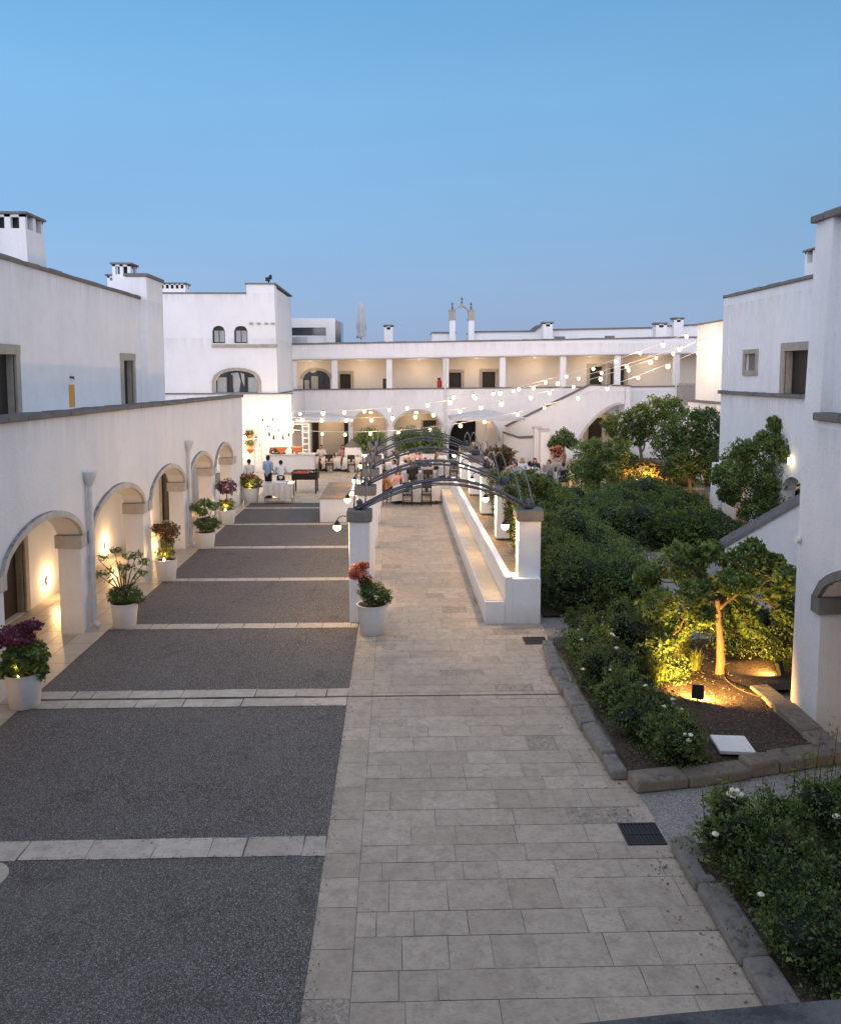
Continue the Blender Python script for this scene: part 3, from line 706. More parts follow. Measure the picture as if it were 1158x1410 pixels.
# bell gable
t = thing('bell_gable', 'small baroque bell gable with stone crosses standing on the far roof', 'bell gable', (4.2,57,6.8))
Yb = 57.0
def bp(x,y): p = gy(x,y,Yb); return (p.x,p.z)
l0 = bp(619,470); l1 = bp(627,428); r0 = bp(645,470); r1 = bp(653,428)
m = MB(); m.box(l0[0],l1[0],Yb,Yb+.5,6.8,l1[1]-.55); m.box(r0[0],r1[0],Yb,Yb+.5,6.8,l1[1]-.55); m.build('pier', M['plaster_far'], t)
m = MB(); zc = l1[1]
m.box(l0[0]-.04,l1[0]+.05,Yb-.05,Yb+.55,zc-.62,zc-.50); m.box(r0[0]-.05,r1[0]+.04,Yb-.05,Yb+.55,zc-.62,zc-.50)
m.box(l0[0],l1[0],Yb,Yb+.5,zc-.5,zc); m.box(r0[0],r1[0],Yb,Yb+.5,zc-.5,zc)
m.box(l0[0]-.04,l1[0]+.05,Yb-.05,Yb+.55,zc,zc+.08); m.box(r0[0]-.05,r1[0]+.04,Yb-.05,Yb+.55,zc,zc+.08)
inn = archpts(l1[0],r0[0],zc-.1,.38,14,.5); cx = (l1[0]+r0[0])/2
n_ = len(inn); out = []
for i,(x,z) in enumerate(inn): out.append((x, zc+.10+.35*math.exp(-((x-cx)/.28)**2)+.05*math.cos((x-cx)*5)))
m.prism('y', Yb+.05, Yb+.4, inn+out[::-1]); m.build('gable_arch', M['trim'], t)
for x,z in ((l0[0]+.2,zc+.08),(r1[0]-.2,zc+.08),(cx,zc+.42)):
    m = MB(); m.lathe(x,Yb+.22,[(.10,z-.02),(.11,z+.05),(.05,z+.12),(.08,z+.2),(.03,z+.26)],8); m.box(x-.03,x+.03,Yb+.2,Yb+.25,z+.24,z+.52); m.box(x-.12,x+.12,Yb+.2,Yb+.25,z+.36,z+.42); m.build('cross', M['cap'], t)

# fire extinguishers on the loggia
for (pxl,py,mat,lab) in ((605,526,'red','red fire extinguisher by a loggia column of the far building'),(530,529,'wood_dark','small dark brown box on the loggia beside the second column from the pavilion')):
    p = gy(pxl,py,YL+.6)
    if mat=='red':
        e = thing('fire_extinguisher', lab, 'extinguisher', (p.x,p.y,p.z-.35))
        MB().lathe(p.x,p.y,[(.14,p.z-.35),(.15,p.z-.3),(.15,p.z+.05),(.06,p.z+.14)],12).build('cylinder', M['red'], e)
        MB().box(p.x-.12,p.x+.08,p.y-.03,p.y+.03,p.z+.14,p.z+.26).build('handle', M['black'], e)
    else:
        e = tag(MB().box(p.x-.13,p.x+.13,p.y-.1,p.y+.1,p.z-.3,p.z+.3).box(p.x-.15,p.x+.15,p.y-.12,p.y+.12,p.z+.3,p.z+.35).build('utility_box', M[mat]), lab, 'box')

# closed parasol on the roof
p = gy(498,473,55.5); q = gy(498,415,55.5)
t = thing('closed_parasol', 'tall closed white parasol standing on the far roof terrace', 'parasol', (p.x,55.5,6.9))
z0, z1 = 6.9, q.z
MB().tube([(p.x,55.5,z0),(p.x,55.5,z1)],.04,8).build('pole', M['white_metal'], t)
m = MB(); vs=[]; fs=[]; prof=[(.10,z1-.02),(.16,z1-.5),(.24,z1-1.2),(.30,z1-1.7),(.22,z1-2.0),(.30,z1-2.35)]; n=20
for r,z in prof:
    for k in range(n):
        a=2*PI*k/n; rr_=r*(1+.22*math.cos(5*a+z)); vs.append((p.x+rr_*math.cos(a),55.5+rr_*math.sin(a),z+(.08*math.cos(5*a) if z<z1-2.2 else 0)))
for i in range(len(prof)-1):
    for k in range(n): fs.append((i*n+k,i*n+(k+1)%n,(i+1)*n+(k+1)%n,(i+1)*n+k))
fs.append(tuple(range(n))[::-1]); m.add(vs,fs); m.build('canopy', M['canvas'], t, smooth=True)
MB().box(p.x-.3,p.x+.3,55.2,55.8,6.9,7.0).build('base', M['darkiron'], t)

# ================================================================== RIGHT SIDE BUILDINGS
# nearest block
t = thing('near_right_building', 'nearest tall white building with weathered parapets at the right edge', 'building', (9,8,0))
XR = 6.2
prs = [(11.78,12.55),(7.3,8.0),(3.0,3.7)]
outer = [(0,0),(3.0,0),(3.7,0)]+archpts(3.7,7.3,2.05,.6)+[(7.3,0),(8.0,0)]+archpts(8.0,11.78,2.05,.6)+[(11.78,0),(12.10,0),(12.10,4.62),(0,4.62)]
MB().prism('x', XR, XR+.45, outer).build('arcade_wall', M['plaster'], t)
m = MB(); m.prism('y', 12.10, 12.58, [(XR,0),(XR+6,0),(XR+6,7.55),(XR+.1,7.55),(XR+.02,4.6)]); m.build('corner_pier', M['plaster_up'], t)
MB().box(XR+.20,XR+6,0,12.10,4.0,7.55).build('upper_wall', M['plaster_up'], t)
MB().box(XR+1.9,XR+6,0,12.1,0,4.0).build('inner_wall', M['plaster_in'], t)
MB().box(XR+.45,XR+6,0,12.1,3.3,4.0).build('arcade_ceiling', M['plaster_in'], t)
coping(MB(),'y',0,12.16,XR-.06,XR+.5,lambda u: 4.62,.12,73).build('parapet_cap', M['cap'], t, bevel=.02)
coping(MB(),'y',0,12.66,XR+.04,XR+.6,lambda u: 7.55,.11,74).build('roof_edge', M['cap'], t, bevel=.02)
m = MB(); hood(m,'x',XR-.07,XR+.02,8.0,11.78,2.05,.6,.15); m.build('arch_moulding', M['capital'], t)
MB().box(XR-.06,XR+.5,11.73,11.98,1.80,2.05).build('impost', M['capital'], t, bevel=.015)
lp = MB().ball((XR+1.86,9.9,.45),.1,10,7,.6,1,1).build('wall_lamp', M['bulb'], t, smooth=True); point('wall_lamp_light', (XR+1.6,9.9,.5), 14, (1,.66,.36), .08, lp)
p = gx(1099,743,XR-.01)
m = MB(); m.tube([(XR-.0,p.y,p.z),(XR-.05,p.y,p.z)],[.06,.05],12); m.build('wall_vent', M['white_metal'], t)
flat('right_arcade_floor', M['afloor'], rectp(XR-.0,XR+1.9,0,12.1), .008)

# middle block
t = thing('middle_right_building', 'white two storey building with stone framed window behind the right hand tree', 'building', (15,27,0))
XM = 11.6
pA = gx(995,412,XM); wA = gx(1024,481,XM); wB = gx(1043,517,XM); dA = gx(1077,477,XM); dB = gx(1101,535,XM)
archc = gx(1012,612,XM)
def ord_(a,b): return (min(a,b),max(a,b))
wy = ord_(wA.y,wB.y); wi = (wy[0]+.17,wy[1]-.17); dy = ord_(dA.y,dB.y-.1); di = (dy[0]-.3, dy[1]-.22)
wz = (gx(1034,517,XM).z,gx(1034,481,XM).z)
MB().prism('x', XM, XM+.4, [(17,4.66),(29.5,4.66),(29.5,7.95),(17,7.95)], [[(wi[0],wz[0]+.16),(wi[1],wz[0]+.16),(wi[1],wz[1]-.14),(wi[0],wz[1]-.14)],[(di[0],4.70),(di[1],4.70),(di[1],5.98),(di[0],5.98)]]).build('upper_wall', M['plaster_up'], t)
MB().box(XM+.4,XM+6,17,29.5,4.3,7.9).build('building_volume', M['plaster_up'], t)
MB().prism('x', XM-.02, XM+.4, [(17,0),(23.2,0)]+archpts(23.2,24.6,1.8,.5)+[(24.6,0),(26.9,0)]+archpts(26.9,28.9,1.9,.72)+[(28.9,0),(29.52,0),(29.52,4.60),(17,4.60)]).build('lower_wall', M['plaster'], t)
MB().box(XM+1.6,XM+2,17,29.4,0,4.3).build('back_wall', M['plaster_in'], t)
MB().box(XM+.4,XM+6,29.3,29.52,0,4.5).build('end_wall', M['plaster'], t)
m = MB(); hood(m,'x',XM-.10,XM-.0,26.9,28.9,1.9,.72,.13); m.build('arch_moulding', M['hood'], t)
coping(MB(),'y',17,29.6,XM-.12,XM+.45,lambda u: 4.60,.12,75).build('parapet_cap', M['cap'], t, bevel=.02)
coping(MB(),'y',17,29.56,XM-.06,XM+.45,lambda u: 7.95,.11,76).build('roof_edge', M['cap'], t, bevel=.02)
w = MB().box(XM+.10,XM+.12,wi[0],wi[1],wz[0]+.16,wz[1]-.14).build('window', M['capital'], t)
m = MB(); f=.17
m.box(XM-.04,XM+.02,wy[0],wi[0],wz[0],wz[1]); m.box(XM-.04,XM+.02,wi[1],wy[1],wz[0],wz[1]); m.box(XM-.05,XM+.02,wi[0],wi[1],wz[0],wz[0]+.16); m.box(XM-.05,XM+.02,wi[0],wi[1],wz[1]-.14,wz[1]); m.build('window_frame', M['trim'], w)
d = MB().box(XM+.2,XM+.22,di[0],di[1],4.7,5.98).build('door', M['wood_door'], t)
m = MB(); m.box(XM-.05,XM+.02,di[1],di[1]+.24,4.72,6.22); m.box(XM-.05,XM+.02,di[0],di[1],5.98,6.22); m.box(XM+.02,XM+.2,di[1]-.03,di[1]+.01,4.72,5.98); m.box(XM+.02,XM+.2,di[0]-.01,di[0]+.03,4.72,5.98); m.build('door_frame', M['trim'], d)
MB().box(XM-.035,XM-.001,28.95,29.5,4.73,7.94).build('pilaster', M['plaster_up'], t)
MB().box(XM-.34,XM-.02,29.1,29.5,0,2.15,.04,.04).build('corner_buttress', M['plaster'], t, bevel=.02)
m = MB(); a = gx(1110,362,XM+.8); chimney(t,XM+.7,XM+1.6,23.6,25.2,7.9,9.0,2,3,slot=.35)
lp = MB().ball((XM+1.5,27.8,1.9),.08).build('arch_lamp', M['bulb'], t); point('arch_lamp_light', (XM+1.1,27.6,1.9), 18, (1,.66,.34), .08, lp)
lp = MB().box(XM-.08,XM-.02,23.9,24.15,2.65,2.85).build('wall_lamp', M['bulb'], t); point('wall_lamp_light', (XM-.3,24.0,2.75), 3, (1,.75,.45), .08, lp)

# far right block (lit by the string of bulbs)
t = thing('far_right_building', 'small warm lit white building where the strings of bulbs are fastened', 'building', (18,43,0))
XQ = 15.3
a = gx(960,448,XQ); b = gx(958,553,XQ); c = gx(951,560,XQ-.3)
MB().prism('x', XQ, XQ+.4, [(33,0),(a.y,0),(a.y,a.z),(33,a.z+.0)], [[(37.9,5.55),(38.35,5.55),(38.35,6.45),(37.9,6.45)]]).build('upper_wall', M['plaster_up'], t)
MB().box(XQ+.4,XQ+6,33,a.y,0,a.z-.1).build('building_volume', M['plaster_up'], t)
w = MB().box(XQ+.15,XQ+.17,37.9,38.35,5.55,6.45).build('window', M['wood_door'], t)
m = MB(); m.box(XQ-.04,XQ+.02,37.75,37.9,5.4,6.6); m.box(XQ-.04,XQ+.02,38.35,38.5,5.4,6.6); m.box(XQ-.05,XQ+.02,37.9,38.35,5.4,5.55); m.box(XQ-.05,XQ+.02,37.9,38.35,6.45,6.6); m.build('window_frame', M['trim'], w)
MB().box(XQ-.35,XQ,33,a.y+.1,0,b.z).build('lower_wall', M['plaster'], t)
MB().box(XQ-.40,XQ+.02,33,a.y+.15,b.z,b.z+.10).build('parapet_cap', M['cap'], t)
MB().box(XQ-.06,XQ+.5,33,a.y+.05,a.z,a.z+.08).build('roof_edge', M['cap'], t)

# garden stair with sloping parapet behind the lit tree
t = thing('garden_stair', 'outside stair with sloping dark capped parapet behind the lit tree', 'stair', (9.5,20.5,0))
a = gy(1003,752,20); b = gy(1092,700,20)
s_ = (b.z-a.z)/(b.x-a.x); e = Vector((b.x+1.8,20,b.z+1.8*s_))
MB().prism('y', 20, 20.25, [(a.x,0),(e.x,0),(e.x,e.z),(a.x,a.z)]).build('stair_wall', M['plaster'], t)
m = MB(); m.prism('y', 19.93, 20.36, [(a.x-.1,a.z-.02),(e.x,e.z),(e.x,e.z+.12),(a.x-.1,a.z+.10)]); m.build('stair_cap', M['cap'], t, bevel=.015)
m = MB()
for i in range(12):
    x = a.x+.25+i*.30; m.box(x,x+.30+ (e.x-x-.3 if i==11 else .0),20.25,21.4,0,.17*(i+1)*.95)
m.build('steps', M['band'], t)
t = thing('stone_steps', 'low flight of pale stone steps beside the near right building', 'steps', (8,16.6,0))
for i in range(4):
    MB().box(7.3,10.2,15.2+i*.42,17.2,.002+i*.12,.12+i*.12).build('step', M['band'], t, bevel=.01)

# ================================================================== PERGOLA
t = PG = thing('pergola', 'white pillared pergola with arched grey iron hoops over the stone path', 'pergola', (1,25,0))
YP = [17.5,21.4,25.3,29.4,33.3]; XLp = (-1.0,-.56); XRp = (2.60,3.08)
for i, y in enumerate(YP):
    for (x0,x1),zb in ((XLp,0),(XRp,(0 if i==0 else 1.03))):
        y0 = y-.02 if i==0 else y-.02; y1 = y0+.42
        p_ = MB().box(x0,x1,y0,y1,zb,2.18).build('pillar', M['plaster'], t, bevel=.02)
        MB().box(x0-.05,x1+.05,y0-.05,y1+.05,2.18,2.42).build('capital', M['capital'], p_, bevel=.03, seg=2)
        MB().lathe((x0+x1)/2,(y0+y1)/2,[(.10,2.42),(.12,2.46),(.05,2.52),(.08,2.58),(.03,2.64)],10).build('boss', M['iron'], p_, smooth=True)
for i, y in enumerate(YP):
    xa, xb = -.78, 2.84; xm = (xa+xb)/2
    for dy in (.06,.32):
        m = MB(); pts = []
        for k in range(25):
            s_ = k/24; x = xa+(xb-xa)*s_; pts.append((x, y+dy+(.0), 2.46+.60*math.sin(PI*s_)**.9 + (.0)))
        m.tube(pts, .023, 6); m.tube([(p[0],p[1],p[2]-.07-.03*math.sin(PI*k/24)) for k,p in enumerate(pts)], .016, 6)
        m.build('iron_hoop', M['iron'], t, smooth=True)
    m = MB()
    for s_ in (.22,.5,.78):
        x = xa+(xb-xa)*s_; z = 2.46+.60*math.sin(PI*s_)**.9; m.tube([(x,y+.06,z),(x,y+.32,z)],.014,5)
    m.build('hoop_tie', M['iron'], t)
    zf = 3.05
    m = MB(); m.tube([(xm,y+.19,zf-.04),(xm,y+.19,zf+.36)],.014,6); m.ball((xm,y+.19,zf+.08),.035,8,6); m.ball((xm,y+.19,zf+.38),.03,8,6); m.ball((xm,y+.19,zf+.26),.022,8,6)
    m.build('finial', M['iron'], t, smooth=True)
for i in range(len(YP)-1):
    for x in (-.78,2.84):
        for dx_ in (-.12,.12):
            ya, yb = YP[i]+.2, YP[i+1]+.2
            m = MB(); m.tube([(x+dx_, ya+(yb-ya)*k/24, 2.46+.62*math.sin(PI*k/24)**.9) for k in range(25)], .018, 6); m.build('side_hoop', M['iron'], t, smooth=True)
# lamps hanging from curved brackets on the pillars
for i, y in enumerate(YP):
    for sx, xw in ((-1,-1.0),(-1,2.6)):
        xl = xw-.26; zl = 2.04; y_ = y+.19
        m = MB(); pts = [(xw,y_,1.98)]
        for k in range(9):
            a_ = PI*k/8; pts.append((xw-.13+.13*math.cos(a_), y_, 2.16+.12*math.sin(a_)))
        pts.append((xl,y_,zl+.08)); m.tube(pts,.012,6); br = m.build('lamp_bracket', M['darkiron'], t)
        MB().lathe(xl,y_,[(.02,zl+.14),(.06,zl+.08),(.085,zl+.05),(.08,zl+.045)],12).build('lamp_cap', M['darkiron'], br)
        MB().ball((xl,y_,zl),.085,14,10).build('lamp_globe', M['bulbhot'], br, smooth=True)
        point('pillar_lamp_light', (xl,y_-.0,zl-.13), 120 if xw<0 else 85, (1,.62,.28), .09, br)

# bench and planter wall beside the path
t = thing('garden_bench', 'long white masonry bench with raised back ledge under the right pergola pillars', 'bench', (2.4,26,0))
MB().box(1.88,2.30,17.29,34.6,0,.50).build('seat', M['plaster'], t, bevel=.02)
MB().box(1.90,2.30,17.33,34.55,.50,.512).build('seat_surface', M['seat_plaster'], t)
MB().box(2.30,2.46,17.3,34.6,0,1.02).build('backrest', M['plaster'], t, bevel=.015)
MB().box(2.46,3.06,17.32,34.6,0,.97).build('ledge_wall', M['plaster'], t)
flm = slabs(2.47,3.05,17.95,34.5,.985,(.29,.29),(.3,.5),52,gap=.004); fo = floor_obj('ledge_tiles', flm, m_slab('brown_ledge_tiles',(.17,.12,.075),(.26,.185,.11),False,.6), parent=t)
fo.location = -wloc(t)
# left raised planter by the grill
t = thing('white_planter_block', 'large white masonry block with brown tiled top left of the pergola', 'planter', (-2,31,0))
MB().box(-2.72,-1.25,29.6,34.0,0,.86).build('block_wall', M['plaster'], t, bevel=.02)
flm = slabs(-2.72,-1.75,29.6,34.0,.882,(.3,.3),(.3,.3),53,gap=.004); fo = floor_obj('block_tiles', flm, m_slab('brown_block_tiles',(.15,.11,.08),(.21,.16,.115),False,.6), parent=t); fo.location = -wloc(t)
MB().box(-2.76,-1.70,29.56,34.04,.86,.875).build('block_edge', M['trim'], t)
MB().box(-1.70,-1.25,29.6,34,.86,.98).build('block_ledge', M['plaster'], t, bevel=.02)

# ================================================================== DRAINS, COVERS, KERBS
def grate(name, label, x0,x1,y0,y1):
    t = thing(name, label, 'drain', ((x0+x1)/2,(y0+y1)/2,0))
    m = MB(); f=.03; z0,z1=.007,.016
    m.box(x0,x1,y0,y0+f,z0,z1); m.box(x0,x1,y1-f,y1,z0,z1); m.box(x0,x0+f,y0+f,y1-f,z0,z1); m.box(x1-f,x1,y0+f,y1-f,z0,z1); ym=(y0+y1)/2; m.box(x0+f,x1-f,ym-.02,ym+.02,z0,z1)
    m.build('grate_frame', M['darkiron'], t)
    m = MB(); n=9
    for i in range(n):
        x = x0+f+(x1-x0-2*f)*(i+.5)/n; m.box(x-.014,x+.010,y0+f,ym-.02,z0,z1-.002); m.box(x-.014,x+.010,ym+.02,y1-f,z0,z1-.002)
    m.build('grate_bars', M['darkiron'], t)
    MB().box(x0+.005,x1-.005,y0+.005,y1-.005,.0065,.0069).build('grate_pit', M['black'], t)
grate('drain_grate','cast iron drain grate in the path nearest the camera, between the two garden beds',2.60,3.05,8.90,9.36)
grate('drain_grate','smaller cast iron drain grate in the path beside the pergola bench',2.53,2.98,15.93,16.38)
def kerb(name, label, line, w, h, seed, inward=1, blk=(.7,1.2), mat='kerb'):
    """blocks laid along a polyline; w to the inward side"""
    t = MB(); rr = random.Random(seed)
    for i in range(len(line)-1):
        a = Vector(line[i]); b = Vector(line[i+1]); L = (b-a).length; d = (b-a)/L; n = Vector((-d.y,d.x))*inward; s = 0
        while s < L-.02:
            l = min(rr.uniform(*blk), L-s)
            if L-s-l < blk[0]*.5: l = L-s
            g = .008; e = rr.uniform(-.015,.015); hh = h+rr.uniform(-.015,.015)
            p = a+d*(s+g)+n*e; q = a+d*(s+l-g)+n*(e+rr.uniform(-.01,.01))
            t.hexa(p,q,q+n*(w+rr.uniform(-.02,.03)),p+n*(w+rr.uniform(-.02,.03)),0,hh)
            for iv in range(-4,0): v_=t.v[iv]; t.v[iv]=(v_[0]+rr.uniform(-.015,.015),v_[1]+rr.uniform(-.015,.015),v_[2]+rr.uniform(-.025,.02))
            s += l
    o = t.build(name, M[mat], None, bevel=.035, seg=3)
    return tag(o, label, 'kerb')
kerb('stone_kerb','rough stone kerb around the lit bed, running along the path',[(3.68,16.1),(3.05,15.85),(2.93,14.2),(2.96,11.9),(3.02,10.40)],.22,.165,1,-1,mat='kerb_dark')
kerb('stone_kerb','reddish stone kerb closing the near end of the lit bed',[(3.03,10.03),(3.75,10.16),(5.1,10.50),(6.3,10.82)],.30,.18,2,1)
kerb('stone_kerb','brown stone kerb between the lit bed and the near right building wall',[(5.86,13.3),(5.86,11.05)],.33,.17,3,1)
kerb('stone_kerb','dark stone kerb of the bottom right flower bed, beside the path',[(3.06,8.85),(3.07,5.0)],.27,.14,4,1,mat='kerb_dark')
def soil(name, poly, z0, z1, seed):
    # gently humped bed surface
    xs=[p[0] for p in poly]; ys=[p[1] for p in poly]; 
    bm = bmesh.new(); vs=[bm.verts.new((p[0],p[1],z1)) for p in poly]; f=bm.faces.new(vs)
    bmesh.ops.triangulate(bm, faces=[f]); bmesh.ops.subdivide_edges(bm, edges=bm.edges, cuts=14, use_grid_fill=True)
    rr=random.Random(seed)
    for v in bm.verts: v.co.z += .03*math.sin(v.co.x*3.1+v.co.y*2)+.02*math.sin(v.co.y*7)+rr.uniform(-.012,.012)
    bmesh.ops.recalc_face_normals(bm, faces=bm.faces)
    me=bpy.data.meshes.new(name); bm.to_mesh(me); bm.free()
    o=link_mesh(name, me, M['soil'], None, True); o['kind']='structure'
    for p in me.polygons: pass
    return o
soil('garden_soil',[(3.06,10.15),(5.95,10.95),(5.95,13.2),(9,13.2),(9,15.2),(6.2,15.9),(3.7,16.0),(3.08,15.8)],0,.10,1)
soil('flower_bed_soil',[(3.2,5.0),(9,5.0),(9,9.1),(3.2,8.8)],0,.09,2)
soil('hedge_soil',[(3.2,17.7),(5.3,17.7),(5.4,33.8),(3.2,33.8)],0,.05,3)
soil('shrub_soil',[(6.1,24.3),(11.0,24.6),(11,33.8),(6.1,33.8)],0,.05,4)
a = gz(905,978,.12); tag(MB().box(a.x-.25,a.x+.33,a.y-.28,a.y+.26,.10,.165).build('stone_cover', M['trim'], None, bevel=.008),'square grey stone inspection cover among the roses near the garden spotlight','cover')
a = gz(1018,1040,.12); o = MB().box(-.24,.24,-.22,.30,.0,.05).build('white_cover', M['plaster'], None, bevel=.008); o.location=(a.x,a.y+.22,.125); o.rotation_euler.z=R(-6); tag(o,'white inspection cover plate lying on the soil inside the near kerb','cover')
# stones scattered on the soil
rr = random.Random(9); m = MB()
for i in range(420):
    x = rr.uniform(3.9,5.8); y = rr.uniform(10.8,15.0); s = rr.uniform(.005,.016); m.ball((x,y,.11+.03*math.sin(x*3.1+y*2)+.02*math.sin(y*7)),s,6,4,1,1,.6)
o = m.build('soil_pebbles', M['kerb']); o['kind'] = 'stuff'; tag(o,'small pale pebbles and chips scattered over the dark soil','pebbles')
# hose loop
m = MB(); pts=[]
for k in range(20):
    s_=k/19; ang=R(100+210*s_); c=gz(1040,940,.13); pts.append((c.x+.42*math.cos(ang)*(1+.2*s_), c.y+.85*math.sin(ang)*(1-.1*s_)+.1, .14))
m.tube(pts,.008,6); tag(m.build('garden_hose', M['stem'], None, smooth=True),'thin irrigation hose curled on the lit soil beside the tree','hose')

# ================================================================== PLANTS
def shrub(label, c, r, n, size, mat='leaf_dark', seed=0, name='shrub', group=None, lumps=8, roses=0, cat='shrub', corek=.64, up=.3, stems=False):
    rr = random.Random(seed*13+5); t = thing(name, label, cat, (c[0],c[1],0), 0, group)
    cl = [((c[0],c[1],c[2]), (r[0]*.8,r[1]*.8,r[2]*.85), int(n*.4), .75)]
    if c[2]-r[2] < .25: cl.append(((c[0],c[1],r[2]*.42), (r[0]*.98,r[1]*.98,r[2]*.42), int(n*.22), .8))
    for k in range(lumps):
        a = 2*PI*k/lumps+rr.uniform(-.4,.4); q = rr.uniform(.26,.52)
        cl.append(((c[0]+r[0]*rr.uniform(.3,.8)*math.cos(a), c[1]+r[1]*rr.uniform(.3,.8)*math.sin(a), c[2]+r[2]*rr.uniform(-.25,.75)), (r[0]*q,r[1]*q,r[2]*q), int(n*.6/lumps), .6))
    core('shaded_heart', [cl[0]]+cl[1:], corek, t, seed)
    foliage('foliage', cl, size, seed, M[mat], t, up=up)
    # loose shoots
    m = MB(); sc_ = []
    for k in range((10 if name=='shrub' else 16) if not stems else 22):
        a = rr.uniform(0,2*PI); u_ = rr.uniform(.2,.85); x = c[0]+r[0]*u_*math.cos(a); y = c[1]+r[1]*u_*math.sin(a); z = c[2]+r[2]*(1-u_**2)**.5*.8; h = min(rr.uniform(.10,.38),r[2]*.6)*(1.7 if stems else 1)
        m.tube([(x,y,z-.2),(x+rr.uniform(-.08,.08),y+rr.uniform(-.08,.08),z+h)],[.006,.003],4)
        sc_.append(((x,y,z+h*.7),(.06,.06,h*.5),20,.2))
    m.build('shoots', M['stem'], t); foliage('shoot_leaves', sc_, size*.9, seed+99, M[mat], t, up=.6)
    for k in range(roses):
        a = rr.uniform(-PI*.95,-PI*.05); el = rr.uniform(.2,.95)
        x = c[0]+r[0]*.95*math.cos(a)*math.cos(el); y = c[1]+r[1]*.95*math.sin(a)*math.cos(el); z = c[2]+r[2]*.98*math.sin(el)+.03
        m = MB(); s = rr.uniform(.028,.045)
        m.ball((x,y,z),s*.6,8,6)
        for q in range(6):
            b_ = q*PI/3; m.ball((x+s*.5*math.cos(b_),y+s*.5*math.sin(b_),z-.005),s*.55,6,5,1,1,.7)
        m.build('rose_bloom', M['rose'], t, smooth=True)
    return t
# main hedge mass right of the pergola
rr = random.Random(11); k = 0
hedge_desc = ['front corner of the hedge by the pergola pillar','against the pergola pillar base','in the front row beside the gravel path']
spots = []
for j, y in enumerate(np.arange(18.5,33.2,1.75)):
    for i, x in enumerate((4.0,5.15)):
        spots.append((x+rr.uniform(-.12,.12), y+rr.uniform(-.2,.2), 1.30+rr.uniform(-.12,.15)+(.10 if j>3 else 0), i, j))
rown = ['first','second','third','fourth','fifth','sixth','seventh','eighth','ninth']
for x,y,h,i,j in spots:
    n = int(9000 if y<22 else (6500 if y<27 else 4200)); sz = .055 if y<22 else (.065 if y<27 else .08)
    lab = '%s dark hedge shrub counted from the camera in the %s row right of the pergola' % (rown[j], 'inner' if i==0 else 'outer')
    shrub(lab, (x,y,h*.5), (.84+.22*(i==1)*(y>20),1.10,h*.60), int(n*(1,.7,1.15)[k%3]), sz*(1,1.35,.85)[k%3], ('leaf_dark','leaf_tree','leaf_mid','leaf_dark','leaf_mid')[(i*2+j)%5], 100+k, group='hedge shrubs right of the pergola', roses=0); k += 1
for q,(x,y,h,rx) in enumerate([(7.0,25.6,1.35,.95),(8.5,25.4,1.25,.95),(9.7,26.3,1.15,.85),(7.2,27.8,1.4,1.0),(8.9,28.2,1.3,1.0),(7.0,30.4,1.35,1.0),(8.8,30.8,1.5,1.0),(10.2,29.6,1.2,.85),(10.4,31.6,1.1,.8),(9.9,24.9,.9,.7)]):
    pos = ['left front','middle front','right front','left second row','right second row','left back','middle back','right back','farthest right','lowest right'][q]
    shrub('%s shrub of the green mass before the middle right building' % pos, (x,y,h*.42), (rx*1.15,1.3,h*.50), 5200, (.075,.095,.065)[q%3], ('leaf_dark','leaf_tree','leaf_mid')[q%3], 200+q, group='shrubs before the middle right building')
shrub('yellow green bushy plant poking above the dark hedge', (4.6,26.6,1.5), (.42,.42,.38), 900, .07, 'leaf_yellow', 231)
# shrubs of bed one (lit bed)
bed = [(3.62,15.3,.30,.45,.36,4,'roses at the far left corner of the lit bed'),(3.55,14.4,.32,.42,.38,5,'second rose bush along the path kerb from the far end'),(3.50,13.4,.30,.42,.34,3,'middle rose bush along the path kerb'),(3.55,12.4,.28,.40,.32,2,'low rose bush on the kerb level with the stone cover'),(3.72,11.55,.28,.46,.32,3,'rose bush nearest the front kerb corner'),(3.82,10.85,.24,.40,.28,3,'spreading rose bush in the front corner of the lit bed'),
       (4.4,15.2,.38,.55,.44,2,'rose bush at the back of the lit bed left of the tree')]
for q,(x,y,zc,rx,rz_,ro,lab) in enumerate(bed):
    shrub('white flowering '+lab, (x-.05,y,zc+.08), (rx*1.12,rx*1.25,rz_*1.08), 4600, .045, 'leaf_mid' if q%2 else 'leaf_dark', 300+q, name='rose_bush', roses=ro, cat='rose bush', group='rose bushes of the lit bed')
for q,(x,y,zc,rx,rz_,mat,lab) in enumerate([(4.55,13.9,.32,.42,.34,'leaf_mid','yellow green bush glowing left of the spotlight'),(4.9,14.9,.36,.5,.40,'leaf_yellow','yellow green bush glowing behind the lit trunk'),(5.1,15.7,.36,.6,.42,'leaf_mid','green bush at the back edge behind the lit tree'),
       (6.5,15.3,.5,.7,.55,'leaf_mid','bush between lit tree and near right building'),(7.2,14.5,.5,.6,.55,'leaf_mid','bush beside the second garden spotlight'),(7.8,15.6,.5,.8,.55,'leaf_dark','dark bush at the corner of the stone steps')]):
    shrub(lab, (x,y,zc), (rx,rx,rz_), 3600, .055, mat, 330+q)
